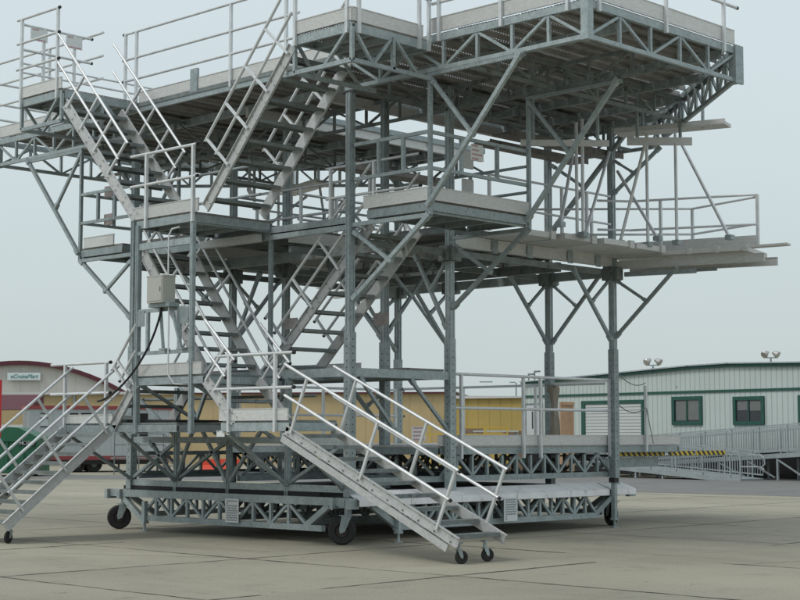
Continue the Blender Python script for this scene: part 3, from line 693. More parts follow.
# planks, laid along x with small gaps
y = YR + .03; i = 0
while y < YL - .3:
    g = M(); x1 = min(xr(y), xr(y + .29)) - .05; dz = random.uniform(-.006, .006)
    
    if SY0 - .28 < y < SY1: x1 = SX
    g.box((A + .05, y, TZ + .015 + dz), (x1, y + .262, TZ + .055 + dz)); g.box((A + .05, y, TZ - .03 + dz), (x1, y + .02, TZ + .015 + dz)); g.box((A + .05, y + .242, TZ - .03 + dz), (x1, y + .262, TZ + .015 + dz))
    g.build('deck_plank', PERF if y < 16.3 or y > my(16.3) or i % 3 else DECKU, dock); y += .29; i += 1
# stowed aluminium extension planks under the top deck
for (x0, x1, y0, y1, z, m0) in ((20.0, 23.2, 16.7, 17.1, 6.66, DECKU), (20.4, 23.2, 17.5, 17.9, 6.66, DECKU), (20.2, 23.1, 20.8, 21.3, 6.62, DECKU)):
    g = M(); g.box((x0, y0, z), (x1, y1, z + .04)); g.box((x0, y0 - .02, z - .03), (x1, y0, z + .07)); g.build('stowed_plank', m0, dock)
for s in (1, -1):
    f = (lambda y: y) if s > 0 else my
    g = M(); t0 = Vector((21.93, f(13.75), 6.70)); dd = Vector((-.28, .96 * s, 0)); nn = Vector((.96, .28 * s, 0))
    g.extr([t0, t0 + dd * 1.9, t0 + dd * 1.9 + nn * .42, t0 + nn * .42], (0, 0, .055)); g.extr([t0 - dd * .02, t0 + dd * 1.9 - nn * .02, t0 + dd * 1.9, t0], (0, 0, .085)); g.build('stowed_plank', ALU, dock)
    g = M(); g.bar((21.83, f(14.31), 6.46), (21.08, f(15.08), 6.46), .05, .13); g.build('stowed_plank', ALU, dock)
    g = M(); g.bar((20.33, f(14.9), 6.30), (19.3, f(15.9), 6.30), .05, .10); g.build('stowed_plank', ALU, dock)
    for hx, hy, hz in ((21.7, 14.45, 6.5), (21.2, 14.96, 6.5), (20.2, 15.03, 6.33), (19.45, 15.76, 6.33), (22.0, 14.2, 6.7), (21.7, 15.2, 6.7)):
        g = M(); g.bar((hx, f(hy), hz), (hx, f(hy), TZ - .1), .04, .04); g.build('plank_hanger', GALV, dock)
# toe boards round the top deck
def toe(a, b, z=TZ + .05, h=.2, m=ALU):
    g = M(); g.bar((*a, z + h/2), (*b, z + h/2), .03, h); d = Vector((b[0]-a[0], b[1]-a[1], 0)).normalized(); g.bar((*a, z + h + .006), (*b, z + h + .006), .045, .012); g.build('toe_board', m, dock)
toe((A - .01, YR), (A - .01, 14.95)); toe((A - .01, 16.1), (A - .01, 21.85)); toe((A - .01, 23.1), (A - .01, YL))
toe((A, YR - .01), (XD - .02, YR - .01)); toe((A, YL + .01), (XD, YL + .01))
g = M(); g.bar((A - .03, 16.0, TZ + .03), (A - .03, 22.3, TZ + .03), .03, .07); g.build('grating_edge', GALVD, dock)
ct = M(); ct.box((A - .05, 20.22, TZ + .02), (A - .0, 20.40, TZ + .42)); ct.build('splice_plate', GALV, dock)
# top rails
rail([(A - .05, 17.7), (A - .05, 22.25)], (8.62, 8.16, 7.78), [(A - .05, 22.22), (A - .05, 21.9), (A - .05, 19.35), (A - .05, 18.0)], zb=TZ - .04)
rail([(A - .05, 22.9), (A - .05, YL)], (8.78, 8.36, 7.95), [(A - .05, 24.6), (A - .05, YL)], zb=TZ - .04)
rail([(A - .03, 14.9), (A - .03, YR)], (8.4, 8.0, 7.75), [(A - .05, 14.75), (A - .05, 13.6), (A - .05, 12.45)], zb=TZ - .1)
rail([(A, YR - .05), (XD, YR - .05)], (8.30, 7.88), [(A + .2, YR - .05), (A + 1.75, YR - .05), (XD - .35, YR - .05)], zb=TZ - .12)
rail([(A, YL + .02), (XD, YL + .02)], (8.4, 8.0, 7.7), [(A + .6, YL + .02), (XD - .6, YL + .02)], zb=TZ)

# --- small stair-head platforms at the top
def head(s, zt):
    if s > 0: y0, y1 = 14.93, 16.08
    else: y0, y1 = 21.84, 23.04
    o = deckset('head_platform', XO, A - .04, y0, y1, zt, .12, [((XO - .01, y0), (XO - .01, y1)), ((XO, y0 if s > 0 else y1), (A - .2, y0 if s > 0 else y1))], PERF, th=.18)
    g = M(); zb = zt - .52
    for y in (y0, y1): g.bar((XO, y, zb), (A, y, zb), .05, .06)
    g.bar((XO, y0, zb), (XO, y1, zb), .05, .06)
    for x, y in ((XO, y0), (XO, y1), (XO + .8, y0)): g.bar((x, y, zb), (x, y, zt - .06), .05, .05)
    for y in (y0, y1):
        g.bar((XO + .05, y, zt - .1), (XO + .4, y, zb), .04, .04); g.bar((XO + .4, y, zb), (XO + .75, y, zt - .1), .04, .04); g.bar((XO + .85, y, zt - .1), (XO + 1.3, y, zb), .04, .04)
    g.bar((XO, y0 + .1, zt - .1), (XO, y0 + .55, zb), .04, .04)
    g.build('head_frame', GALV, dock)
head(1, 7.19); head(-1, 7.33)
rail([(XO - .03, 14.9), (XO - .03, 16.1)], (8.25, 7.8), [(XO - .03, 15.0), (XO - .03, 16.05)], zb=7.05)
rail([(XO, 14.9), (A - .1, 14.9)], (8.25, 7.8), [(XO + .1, 14.9), (A - .3, 14.9), (A - .1, 14.9)], zb=7.05)
rail([(XO - .03, 23.18), (XO - .03, 21.93)], (8.74, 8.32, 7.87), [(XO - .03, 23.04), (XO - .03, 21.95)], zb=7.2)
rail([(XO, 23.06), (A - .2, 23.06)], (8.66, 8.22), [(XO + .42, 23.06), (XO + 1.05, 23.06)], zb=7.4)
rail([(XO, 23.06), (A + 1.9, 23.06)], (7.98, 7.82), [], zb=7.4, r=.018)

# --- signs
def sign(c, u, v, wd, h, nrows, ink, hdr=None, name='sign_plate', m=PAPER):
    """sheet centred at c spanned by unit vectors u (along) and v (up); rows of small illegible print"""
    c = Vector(c); u = Vector(u).normalized(); v = Vector(v).normalized(); nrm = u.cross(v).normalized()
    g = M(); g.extr([c - u*wd/2 - v*h/2, c + u*wd/2 - v*h/2, c + u*wd/2 + v*h/2, c - u*wd/2 + v*h/2], nrm * -.006)
    o = g.build(name, m, dock); q = M(); rnd = random.Random(int(c.x * 100 + c.z * 10))
    for i in range(nrows):
        y = h * (.40 - .80 * i / max(1, nrows - 1)); x = -wd * .40; th = min(h / nrows * .28, .012)
        while x < wd * .38:
            ln = rnd.uniform(.05, .2) * wd; e_ = min(x + ln, wd * .42)
            p = c + v * y + nrm * .003; q.extr([p + u*x - v*th, p + u*e_ - v*th, p + u*e_ + v*th, p + u*x + v*th], nrm * -.002); x = e_ + wd * .035
            if rnd.random() < .10: break
    q.build('print_rows', ink, o); return o
sign((15.96, 19.05, .42), (0, -1, 0), (0, 0, 1), .32, .37, 9, INK)
sign((19.5, 16.32, .41), (1, 0, 0), (0, 0, 1), .33, .38, 9, INK)
sign((19.2, 16.50, .735), (1, 0, 0), (0, .94, .34), .24, .2, 3, PINK)
sign((17.55, 16.52, 1.62), (1, 0, 0), (0, 0, 1), .30, .22, 4, PINK)
sign((A + 1.0, 14.96, 5.74), (1, 0, 0), (0, 0, 1), .27, .24, 4, PINK)
sign((XO + .3, 23.02, 8.52), (1, 0, 0), (0, 0, 1), .34, .22, 2, PINK); sign((XO + 1.02, 23.02, 8.52), (1, 0, 0), (0, 0, 1), .34, .22, 2, PINK)
sign((XO + .02, 17.66, 1.62), (0, -1, 0), (0, 0, 1), .18, .09, 1, INK)
for y_, z_ in ((22.75, 5.9), (22.75, 5.4)):
    g = M(); g.box((A + .1, y_, z_ - .08), (A + .13, y_ + .25, z_ + .12)); g.build('stained_plate', RUSTY, dock)
g = M(); g.box((A + .2, 18.0, 3.25), (A + .23, 18.3, 3.42)); g.build('stained_plate', RUSTY, dock); g = M(); g.box((X1 - .6, 17.4, 3.35), (X1 - .57, 17.7, 3.55)); g.build('stained_plate', RUSTY, dock)
for z_ in (5.75, 5.3):
    g = M(); g.box((X1 - .35, 16.0, z_), (X1 - .1, 16.03, z_ + .28)); g.build('cover_plate', ALU, dock)

# --- control box, stand, conduit and cable
g = M(); g.box((XO - .26, 18.71, 3.58), (XO - .02, 19.09, 3.98)); g.box((XO - .265, 18.70, 3.975), (XO - .01, 19.10, 3.995)); g.box((XO - .268, 18.73, 3.61), (XO - .26, 19.07, 3.95)); cb = g.build('control_box', BOXG, dock)
g = M(); g.box((XO - .275, 18.75, 3.75), (XO - .266, 18.77, 3.82)); g.build('latch', GALVD, cb)
g = M(); g.bar((XO - .05, 19.03, 3.56), (XO - .1, 18.88, 2.9), .04, .04); g.bar((XO - .08, 18.73, 3.56), (XO - .1, 18.45, 2.9), .04, .04); g.box((XO - .2, 18.63, 3.52), (XO, 19.13, 3.58))
g.box((XO - .13, 18.81, 2.87), (XO - .02, 18.95, 2.9)); g.box((XO - .13, 18.39, 2.87), (XO - .02, 18.53, 2.9)); g.build('box_stand', GALV, dock)
g = M(); g.path([(XO - .12, 18.73, 3.56), (XO - .12, 18.73, 2.5), (XO - .08, 18.63, 2.36), (XO + .2, 18.33, 2.34)], .012, 6)
g.path([(XO - .1, 18.78, 3.98), (XO - .1, 18.78, 4.60), (XO - .08, 18.73, 4.70), (XO - .05, 18.58, 4.72)], .012, 6); g.build('conduit', TUBE, dock)
p0, p1, p2, p3 = Vector((XO - .1, 18.92, 3.56)), Vector((XO - .12, 19.1, 2.75)), Vector((XO - .1, 20.1, 2.15)), Vector((XO - .06, 20.6, 2.13))
pts = []
for i in range(19):
    t_ = i / 18; pts.append(p0*(1-t_)**3 + p1*3*t_*(1-t_)**2 + p2*3*t_*t_*(1-t_) + p3*t_**3)
g = M(); g.path(pts, .017, 8); g.build('cable', BLACK, dock)

# tarpaulin tied to the far column of the lower deck
TARP = mat('beige_tarpaulin', (0.33, 0.29, 0.235), .85, 0, .2, 6)
def cloth(c, wd, h, z0, seed):
    rnd = random.Random(seed); g = MB(c); nu, nv = 16, 12; front = []; 
    for j in range(nv + 1):
        for i in range(nu + 1):
            u_ = i / nu; v_ = j / nv; pin = .35 + .65 * abs(v_ - .62) ** .7 if v_ < .9 else .8
            a = u_ * 2 * math.pi; rr = wd * pin * (.5 + .16 * math.sin(5 * a + v_ * 3) + .09 * math.sin(9 * a))
            front.append((c[0] + rr * math.cos(a) * .8, c[1] + rr * math.sin(a) * .8, z0 + h * v_ + .03 * math.sin(a * 3)))
    g.add(front, [(j*(nu+1)+i, j*(nu+1)+i+1, (j+1)*(nu+1)+i+1, (j+1)*(nu+1)+i) for j in range(nv) for i in range(nu)], True)
    return g
tp = cloth((21.95, 17.35, 0), .26, 1.0, 1.46, 3).build('tarpaulin', TARP); tp.location = (21.95, 17.35, 0)
tag(tp, 'crumpled beige tarpaulin bundled upright on the lower deck behind the guardrail', 'tarpaulin')

# ------------------------------------------------------------------ background buildings
def frame_between(p, q):
    """local frame: origin p, x axis p->q, y axis away from the camera"""
    d = (q - p); L_ = d.length; ang = math.atan2(d.y, d.x); return ang, L_
# modular office with green trim
W0 = G(523, 69); W1 = G(800, 57); ang, LW = frame_between(W0, W1)
off = empty('office_building', W0, 'long pale grey-green ribbed building with dark green trim, two sliding windows and a roller door', 'building', rz=ang)
def loc(px):      # distance along the facade for a photo column
    d = (W1 - W0).normalized(); t_ = (px - 400) / FOC; a = W0.dot(RT) - t_ * W0.dot(FW); b = t_ * d.dot(FW) - d.dot(RT); return a / b
LX = 19.5
g = MB(); prof = [(0, .0), (0, 3.82), (loc(600), 3.99), (loc(655), 4.12), (loc(690), 4.19), (loc(730), 4.22), (LX, 4.02), (LX, 0)]
sgn = 1
g.extr([(x, 0, z) for x, z in prof], (0, 16, 0)); g.build('wall', CLADG, off)
g = MB()
for (a, b) in zip(prof[1:], prof[2:-1]): g.bar((a[0] - .03, -.05, a[1] + .02), (b[0] + .03, -.05, b[1] + .02), .14, .10)
g.bar((0, -.02, 3.28), (LX, -.02, 3.28), .05, .095); g.box((-.03, -.05, 0.3), (.14, .02, 3.95)); g.build('green_trim', GREEN, off)
g = MB()
for (a, b) in zip(prof[1:], prof[2:-1]): g.bar((a[0] - .03, 7.9, a[1] + .11), (b[0] + .03, 7.9, b[1] + .11), 16.2, .05)
g.build('roof', GALV, off)
def win(x0, x1, z0, z1, half=False):
    f = MB()
    for a, b in (((x0, z0), (x1, z0 + .14)), ((x0, z1 - .14), (x1, z1))): f.box((a[0], -.07, a[1]), (b[0], .0 - .002, b[1]))
    for a, b in (((x0, z0 + .14), (x0 + .14, z1 - .14)), ((x1 - .14, z0 + .14), (x1, z1 - .14))): f.box((a[0], -.07, a[1]), (b[0], -.002, b[1]))
    f.box(((x0+x1)/2 - .03, -.05, z0 + .14), ((x0+x1)/2 + .03, -.03, z1 - .14)); o = f.build('window', GREEN, off)
    p = MB(); p.box((x0 + .14, -.02, z0 + .14), (x1 - .14, -.006, z1 - .14)); p.build('pane', GLASS, o)
    b = MB(); xm = (x0 + x1) / 2
    if half: b.box((x0 + .2, -.026, (z0+z1)/2 + .02), (xm - .06, -.022, z1 - .17)); b.box((xm + .06, -.026, (z0+z1)/2), (x1 - .18, -.022, z1 - .17))
    else: b.box((x0 + .2, -.026, z0 + .18), (xm - .06, -.022, z1 - .17)); b.box((xm + .05, -.026, z0 + .2), (x1 - .18, -.022, z1 - .16))
    bo = b.build('blind', BLIND, o)
for pa, pb, hf in ((672, 702, False), (733, 764, True), (798, 829, False)):
    dm = (W0 + (W1 - W0).normalized() * loc((pa + pb) / 2)).dot(FW)
    win(loc(pa), loc(pb), HZ(425, dm), HZ(396.5 if pa < 790 else 395, dm), hf)
dm = (W0 + (W1 - W0).normalized() * loc(612)).dot(FW)
x0, x1 = loc(582), loc(643.5); z1 = HZ(400.5, dm)
g = MB(); g.box((x0, -.08, z1 - .14), (x1, -.002, z1)); g.box((x0, -.08, .8), (x0 + .22, -.002, z1 - .14)); g.box((x1 - .1, -.08, .8), (x1, -.002, z1 - .14)); fr_ = g.build('roller_door', GREEN, off)
g = MB(); g.box((x0 + .22, -.04, .8), (x1 - .1, -.004, z1 - .14)); g.build('shutter', SHUT, fr_)
WH = mat('white_door_paint', (.5, .54, .54), .5)
dm = (W0 + (W1 - W0).normalized() * loc(534)).dot(FW)
x0, x1 = loc(525.5), loc(542.5); z1 = HZ(403.5, dm)
g = MB(); g.box((x0, -.05, .7), (x0 + .06, -.002, z1)); g.box((x1 - .06, -.05, .7), (x1, -.002, z1)); g.box((x0 + .06, -.05, z1 - .06), (x1 - .06, -.002, z1)); d_ = g.build('door', GALVD, off)
g = MB(); g.box((x0 + .06, -.03, .7), (x1 - .06, -.004, z1 - .06)); g.build('leaf', WH, d_)
g = MB(); g.box(((x0+x1)/2 - .12, -.04, z1 - 1.1), ((x0+x1)/2 - .04, -.031, z1 - .35)); g.box(((x0+x1)/2 + .04, -.04, z1 - 1.1), ((x0+x1)/2 + .12, -.031, z1 - .35)); g.build('door_glass', GLASS, d_)
g = MB(); g.box((-.1, -.04, 0), (LX, .0 - .003, .98)); g.build('crawlspace_shade', DARK, off)  # flat black sheet painting the shade of the open crawlspace
for i, px in enumerate((523.5, 529.5)):
    x = loc(px); zt = HZ((374, 371.5)[i], 68.5); g = MB(); g.tube((x, .3, 3.9), (x, .3, zt), .03, 6); g.bar((x - .0, .3, zt), (x + .32, .3, zt), .1, .07); g.build('corner_lamp', GALVD, off)  # small pole lamps on the roof corner

# floodlight masts behind the roof
LAMP = mat('chrome_lamp', (.45, .44, .42), .3, .6)
masts = []
for px, py0, lab in ((653, 361.5, 'short twin floodlight mast above the roof, nearer the dock'), (771, 354, 'short twin floodlight mast above the roof, at the far right')):
    c = G(px, 80); z = HZ(py0, 80)
    r_ = empty('floodlight_mast', c, lab, 'floodlight', 'twin floodlight masts behind the office'); masts.append(r_)
    r_.rotation_euler[2] = -YAW
    g = MB(); g.tube((0, 0, 0), (0, 0, z - .2), .05, 8); g.bar((-.26, 0, z - .2), (.26, 0, z - .2), .05, .05); g.build('pole', GALV, r_)
    for k in (-1, 1):
        g = MB(); n_ = 12; prev = None
        c3 = Vector((k * .27, 0, z)); ax = Vector((k * .75, -.5, -.55)).normalized()
        g.tube(c3 - ax * .2, c3 + ax * .10, .08, 14, True, .2); g.tube(c3 + ax * .10, c3 + ax * .15, .2, 14, True, .18); g.tube((k*.27, 0, z - .2), c3, .025, 6)
        g.build('lamp_head', LAMP, r_)
# thin lamp pole far behind
c = G(516, 120); r_ = empty('street_lamp', c, 'very thin distant lamp pole above the mustard building', 'street lamp', rz=-YAW)
g = MB(); g.tube((0, 0, 0), (0, 0, HZ(383, 120)), .06, 6); g.build('pole', GALV, r_); g = MB(); g.box((-.5, -.1, HZ(383, 120)), (-.05, .1, HZ(382, 120))); g.box((-2.8, -.1, HZ(382.6, 120)), (-1.8, .1, HZ(381.6, 120))); g.build('lamp_head', GALV, r_)

# mustard shed
B0 = G(456, 76); B1 = G(528, 74); ang, L_ = frame_between(B0, B1)
mu = empty('mustard_shed', B0, 'low mustard yellow ribbed shed with a pale roof edge behind the lower deck', 'shed', rz=ang)
zt = HZ(398.5, 75); g = MB(); g.box((-.3, 0, 0), (L_, 12, zt)); g.build('wall', CLADM, mu)
g = MB(); g.extr([(-.5, -.2, zt), (L_, -.2, zt), (L_, -.2, zt + .08), (-.5, -.2, zt + .16)], (0, 12.4, 0)); g.build('roof', ALU, mu)
# tan building
B0 = G(-120, 88); B1 = G(453, 84); ang, L_ = frame_between(B0, B1)
ta = empty('tan_building', B0, 'very long low tan building with a thin dark red roof edge stretching behind the stairs', 'building', rz=ang)
zt = HZ(394.5, 86); g = MB(); g.box((0, 0, 0), (L_, 14, zt)); g.build('wall', CLADT, ta)
g = MB(); g.box((-.2, -.25, zt), (L_ * .55, 14.2, zt + .14)); g.build('roof', ALU, ta)
g = MB(); g.box((L_ * .55, -.25, zt), (L_ + .2, 14.2, zt + .08)); g.build('roof_edge', MAROON, ta)
for q_ in (.35, .45, .72): g = MB(); g.box((L_*q_, -.1, 0), (L_*q_ + .1, -.003, zt)); g.build('downpipe', GALV, ta)
# arched hangar
cH = G(20, 135); hg = empty('arched_hangar', cH, 'distant warm grey hangar with a curved maroon roof edge and a small name sign', 'hangar', rz=-YAW)
s_ = 135 / FOC; pts = []
def arch(dx): return HZ(364 + 26 * (abs(dx) / 98) ** 2.0, 135)
xs_ = [-150 + 10 * i for i in range(31)]
poly = [(x * s_, 0, arch(x)) for x in xs_]
g = MB(); g.extr([(xs_[0]*s_, 0, 0)] + poly + [(xs_[-1]*s_, 0, 0)], (0, 40, 0)); g.build('wall', HANG, hg)
g = MB()
for a, b in zip(poly, poly[1:]): g.bar((a[0], -.2, a[2] + .08), (b[0], -.2, b[2] + .08), .5, .36)
g.build('roof_edge', MAROON, hg)
g = MB()
for a, b in zip(poly, poly[1:]): g.bar((a[0], 20, a[2] + .06), (b[0], 20, b[2] + .06), 40, .1)
g.build('roof', ALU, hg)
g = MB(); g.bar((-8, -.3, HZ(394, 135)), (12, -.3, HZ(394, 135)), .3, .16); g.build('eave', ALU, hg)
g = MB(); x0, x1 = (8.5 - 20) * s_, (41.5 - 20) * s_; z0, z1 = HZ(380.5, 135), HZ(373, 135); g.box((x0, -.35, z0), (x1, -.22, z1)); sg = g.build('name_sign', mat('white_sign', (.60, .68, .68), .5), hg)
def text(body, size, loc_, rot, m, parent, wdt=None, italic=0.0, name='lettering'):
    cu = bpy.data.curves.new(name, 'FONT'); cu.body = body; cu.size = size; cu.align_x = 'CENTER'; cu.align_y = 'CENTER'; cu.extrude = .01; cu.shear = italic
    o = bpy.data.objects.new(name, cu); col.objects.link(o); dg = bpy.context.evaluated_depsgraph_get(); me = bpy.data.meshes.new_from_object(o.evaluated_get(dg))
    bpy.data.objects.remove(o); me.materials.clear(); me.materials.append(m); o = bpy.data.objects.new(name, me); col.objects.link(o); o.parent = parent
    if wdt:
        xs2 = [v.co.x for v in me.vertices]; k_ = wdt / (max(xs2) - min(xs2))
        for v in me.vertices: v.co.x *= k_
    o.location = loc_; o.rotation_euler = rot; return o
text('eCruiseMart', .50, ((x0 + x1) / 2, -.37, (z0 + z1) / 2), (R(90), 0, 0), mat('teal_lettering', (.06, .22, .25), .5), sg, 2.35, .35)
# low maroon block in front of the hangar
c = G(-60, 84); c2 = G(42, 83); ang, L_ = frame_between(c, c2)
mr_ = empty('maroon_canopy', c, 'dark maroon fascia canopy below the hangar on the far left', 'canopy', rz=ang)
z0, z1 = HZ(408.5, 83.5), HZ(395, 83.5); g = MB(); g.extr([(0, -1.6, z0 - .1), (0, 0, z1), (0, .3, z1), (0, .3, z0 - .1)], (L_, 0, 0)); g.build('fascia', MAROON, mr_)
for x in (.3, L_ / 2, L_ - .3): g = MB(); g.bar((x, -1.3, 0), (x, -1.3, z0 - .1), .12, .12); g.build('support_post', GALVD, mr_)
g = MB(); g.bar((0, -1.5, HZ(427, 83)), (L_ + 0, -1.5, HZ(427, 83)), .1, .22); g.build('rail', ALU, mr_)

# site trailer
T0 = G(30, 67); T1 = G(171, 69); ang, L_ = frame_between(T0, T1)
tl = empty('site_trailer', T0, 'off-white site trailer with red bottom stripe and black wheels behind the left stairs', 'trailer', rz=ang)
zb, zt = HZ(457, 68), HZ(409.5, 68)
g = MB(); g.box((0, 0, zb), (L_, 2.6, zt)); g.build('body', CLADW, tl)
RED = mat('faded_red_stripe', (.28, .05, .05), .5)
g = MB(); g.box((-.05, -.03, zb - .12), (L_ + .05, 2.63, zb + .06)); g.build('bottom_stripe', RED, tl)
g = MB(); g.box((-.05, -.05, zt), (L_ + .5, 2.7, zt + .15)); g.build('roof_edge', RED, tl)
g = MB(); g.box((.1, -.2, zb - .3), (L_ - .1, 2.4, zb - .12)); g.build('underframe', DARK, tl)
for px in (95, 79):
    x = (px - 30) / 141 * L_; r_ = .33
    if px == 95: r_ = .36
    for y in (.15, 2.3):
        t = MB(); t.disc((x, y, r_), (0, 1, 0), .16, r_, .24, 20); to = t.build('wheel', RUBBER, tl); t = MB(); t.disc((x, y, r_), (0, 1, 0), .02, .17, .14, 12); t.build('rim', GALVD, to)
x = .2
for xx in (.5, 1.9, 3.9, 5.6): g = MB(); g.bar((xx, .3, 0), (xx, .3, zb - .12), .08, .08); g.build('support_leg', GALVD, tl)
def lb(px): return (px - 30) / 141 * L_
g = MB(); g.box((lb(41), -.02, HZ(426.5, 67)), (lb(48.5), -.004, HZ(413.5, 67))); wn = g.build('vent_panel', WH, tl)
g = MB()
for yy in (413.5, 418, 426.5): g.box((lb(41), -.04, HZ(yy + .5, 67)), (lb(48.5), -.021, HZ(yy - .4, 67)))
g.build('vent_slots', DARK, wn)
g = MB(); g.box((lb(70), -.03, HZ(414.5, 67)), (lb(78), -.004, HZ(413, 67))); g.build('trim_strip', DARK, tl); g = MB(); g.box((lb(81), -.03, HZ(414.5, 67)), (lb(91), -.004, HZ(412.8, 67))); g.build('trim_strip', DARK, tl)
g = MB(); g.box((lb(139), -.03, HZ(436, 67)), (lb(148), -.004, HZ(413, 67))); g.build('door', DARK, tl)
# railings / steps in front of it
st = empty('entry_steps', G(128, 64), 'thin grey steel steps and railing in front of the site trailer', 'steps', rz=ang)
g = MB()
for z in (.75, 1.2, 1.65): g.bar((-.5, 0, z), (1.5, 0, z), .035, .035); g.bar((1.5, 0, z), (2.4, 0, z - .75), .035, .035)
for x in (-.5, .5, 1.5): g.bar((x, 0, 0), (x, 0, 1.65), .04, .04)
g.bar((2.4, 0, 0), (2.4, 0, .9), .04, .04); g.build('railing', GALVD, st)
g = MB(); g.box((-.5, .05, .62), (1.5, 1.0, .68))
for i in range(3): g.box((1.5 + i*.3, .05, .5 - i*.2), (1.8 + i*.3, 1.0, .53 - i*.2))
g.build('steps', GALVD, st)

# green skip with a number
DG = mat('dark_green_paint', (.014, .11, .055), .5, 0, .25, 3)
dp = empty('dumpster', G(16, 61), 'dark green waste dumpster with white number at the far left behind the stairs', 'dumpster', rz=-YAW)
s_ = 61 / FOC; z = lambda py: HZ(py, 61)
g = MB(); g.extr([(-26*s_, 0, .12), (24*s_, 0, .12), (24*s_, 0, z(438)), (15*s_, 0, z(433)), (4*s_, 0, z(428)), (-6*s_, 0, z(427)), (-26*s_, 0, z(431))], (0, 2.0, 0)); g.build('body', DG, dp)
g = MB()
for px in (-25, -8, 8, 22): g.box((px*s_, -.07, .12), (px*s_ + .07, -.001, z(441)))
g.bar((-26*s_, -.05, z(440)), (24*s_, -.05, z(440)), .1, .1); g.bar((-26*s_, -.05, .2), (24*s_, -.05, .2), .1, .12); g.build('ribs', DG, dp)
for x in (-.9, .8): g = MB(); g.disc((x, .2, .1), (0, 1, 0), .02, .1, .08, 10); g.build('wheel', RUBBER, dp)
text('HC1040', .22, (13*s_, -.09, z(443)), (R(90), 0, 0), PAPER, dp, 14*s_)
g = MB(); g.box((5.5*s_, -.075, z(445.5)), (21*s_, -.071, z(441))); g.build('number_panel', DARK, dp)

# red post-like panel at the left frame edge
rp = empty('red_panel', G(-2, 50), 'bright red upright board at the extreme left edge', 'board', rz=-YAW)
s_ = 50 / FOC; g = MB(); g.box((-14*s_, 0, HZ(437, 50)), (4*s_, .06, HZ(380, 50))); g.build('board', mat('bright_red_paint', (.42, .015, .015), .5), rp)
for q_ in (-10, 0): g = MB(); g.bar((q_*s_, .1, 0), (q_*s_, .1, HZ(382, 50)), .06, .06); g.build('post', GALVD, rp)

# orange water barriers
ORG = mat('orange_plastic', (.60, .055, .02), .5, 0, .1, 5)
for i, (px, lab) in enumerate(((212, 'orange plastic traffic barrier, left of the pair under the stairs'), (231, 'orange plastic traffic barrier, right of the pair under the stairs'))):
    r_ = empty('traffic_barrier', G(px, 64.5), lab, 'traffic barrier', 'orange plastic traffic barriers', rz=-YAW)
    w_ = .42 if i == 0 else .38
    g = MB(); g.extr([(-w_, -.25, .08), (-w_, -.25, .2), (-w_, -.1, .38), (-w_, -.08, .62), (-w_, .08, .62), (-w_, .1, .38), (-w_, .25, .2), (-w_, .25, .08)], (2 * w_, 0, 0)); g.build('body', ORG, r_)
    g = MB()
    for x in (-w_ + .12, 0, w_ - .12): g.box((x - .08, -.2, 0), (x + .08, .2, .08)); g.box((x - .06, -.275, .10), (x + .06, -.251, .16))
    g.build('feet', DARK, r_)

# yellow guard frames, crates
yf = empty('guard_rail_frame', G(430, 66), 'yellow painted tubular barrier in front of the mustard shed', 'barrier', rz=-YAW)
s_ = 66 / FOC; g = MB()
for a, b in ((-9, 0), (0, 30), (30, 55), (55, 77)):
    for yy in (427.5, 434.5): g.bar((a*s_, 0, HZ(yy, 66)), (b*s_, 0, HZ(yy, 66)), .05, .06)
for a in (-9, 0, 10, 30, 34, 55, 77): g.bar((a*s_, 0, 0), (a*s_, 0, HZ(427, 66)), .06, .06)
g.build('rails', YEL, yf)
CARD = mat('brown_cardboard', (.25, .17, .12), .8, 0, .15, 4)
WOOD = mat('raw_plywood', (.36, .23, .14), .8, 0, .2, 3)
def crate(c, wd, dp_, h, m, name, label, cat, grp=None, slats=True):
    r_ = empty(name, c, label, cat, grp, rz=-YAW); g = MB(); g.box((-wd/2, 0, .1), (wd/2, dp_, h)); g.build('body', m, r_)
    g = MB()
    for x in (-wd/2 + .05, 0, wd/2 - .05): g.box((x - .05, -.02, .0), (x + .05, dp_ + .02, .1))
    if slats:
        for z_ in (.2, h * .5, h - .08): g.box((-wd/2 - .02, -.03, z_ - .05), (wd/2 + .02, -.001, z_ + .05))
    g.build('battens', WOOD, r_); return r_
crate(G(472, 68), .95, .9, HZ(428.5, 68), CARD, 'cardboard_carton', 'brown carton behind the yellow barrier, nearest the perforated column', 'carton', slats=False)
crate(G(513, 69), .85, .9, HZ(431, 69), CARD, 'cardboard_carton', 'brown carton beside the corner of the green trimmed building', 'carton', slats=False)
crate(G(567, 60.5), .5, .6, HZ(402, 60.5), WOOD, 'wooden_crate', 'tall narrow raw wood crate beside the roller door', 'crate')
tb_ = empty('work_table', G(490, 67), 'low white topped table between the two cartons', 'table', rz=-YAW)
g = MB(); g.box((-.7, 0, HZ(430.5, 67) - .06), (1.2, .7, HZ(430.5, 67))); g.build('tabletop', WH, tb_)
for x, y in ((-.65, .05), (1.15, .05), (-.65, .65), (1.15, .65)): g = MB(); g.bar((x, y, 0), (x, y, HZ(430.5, 67) - .06), .05, .05); g.build('leg', GALV, tb_)

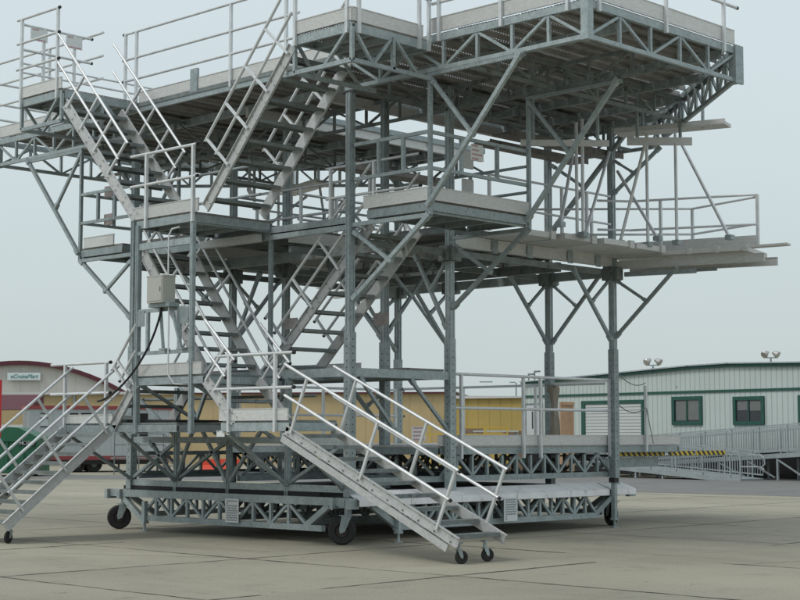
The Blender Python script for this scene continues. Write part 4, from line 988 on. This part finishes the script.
# wheelchair ramp with switchback, in the facade frame
rm = empty('access_ramp', W0, 'pale galvanised switchback access ramp with barred railings along the green trimmed building', 'ramp', rz=ang * 0 + math.atan2((W1 - W0).y, (W1 - W0).x))
RG = mat('pale_galvanised_ramp', (.32, .355, .36), .5, .25, .12, 3)
def along(px, yoff):
    """distance along the facade line shifted by yoff in front, for a photo column"""
    d = (W1 - W0).normalized(); nrm = Vector((-d.y, d.x, 0)); p = W0 + nrm * yoff; t_ = (px - 400) / FOC
    a = p.dot(RT) - t_ * p.dot(FW); b = t_ * d.dot(FW) - d.dot(RT); s2 = a / b; return s2, (p + d * s2).dot(FW)
def run(pa, ya, pb, yb, yo, deckh=.16, railh=1.0, nleg=4, name='ramp_run'):
    xa, da = along(pa, yo); xb, db = along(pb, yo); za, zb_ = HZ(ya, da), HZ(yb, db); wdt = 1.25
    g = MB(); g.extr([(xa, yo, za - deckh), (xb, yo, zb_ - deckh), (xb, yo, zb_), (xa, yo, za)], (0, wdt, 0)); o = g.build(name, RG, rm)
    for yy in (yo + .03, yo + wdt - .03):
        g = MB()
        for hh in (railh, railh - .13, .12): g.bar((xa, yy, za + hh), (xb, yy, zb_ + hh), .04, .045)
        n_ = int(abs(xb - xa) / .115)
        for i in range(n_ + 1):
            t_ = i / n_; x = xa + (xb - xa) * t_; z_ = za + (zb_ - za) * t_; big = i % 11 == 0
            g.bar((x, yy, z_ + (0 if big else .1)), (x, yy, z_ + railh - (0 if big else .12)), .05 if big else .016, .05 if big else .016)
        g.build('railing', RG, o)
    for i in range(nleg):
        t_ = (i + .3) / nleg; x = xa + (xb - xa) * t_; z_ = za + (zb_ - za) * t_ - deckh
        if z_ > .08:
            for yy in (yo + .06, yo + wdt - .06): g = MB(); g.bar((x, yy, 0), (x, yy, z_), .07, .07); g.build('leg', RG, o)
            if z_ > .4 and i < nleg - 1:
                x2 = xa + (xb - xa) * (t_ + .9 / nleg); g = MB(); g.bar((x, yo + .06, z_ - .05), (x2, yo + .06, .1), .05, .05); g.build('diagonal_brace', RG, o)
    return xa, xb, za, zb_
run(606, 464, 860, 448, -1.9, nleg=9)
run(600, 463.5, 738, 478.5, -3.6, railh=.95, nleg=5)
g = MB(); xa, da = along(596, -3.6); g.box((xa - 1.6, -3.6, .42), (xa + .1, -.6, .58)); g.build('turn_landing', RG, rm)
g = MB(); xa, da = along(738, -3.6)
for hh in (.9, .5): g.path([(xa, -3.57, hh), (xa + .9, -3.57, hh), (xa + 1.05, -3.57, hh - .08)], .025, 8)
g.path([(xa + 1.05, -3.57, .82), (xa + 1.08, -3.57, .6), (xa + .95, -3.57, .5)], .025, 8); g.bar((xa, -3.57, 0), (xa, -3.57, .9), .05, .05); g.build('handrail_return', RG, rm)
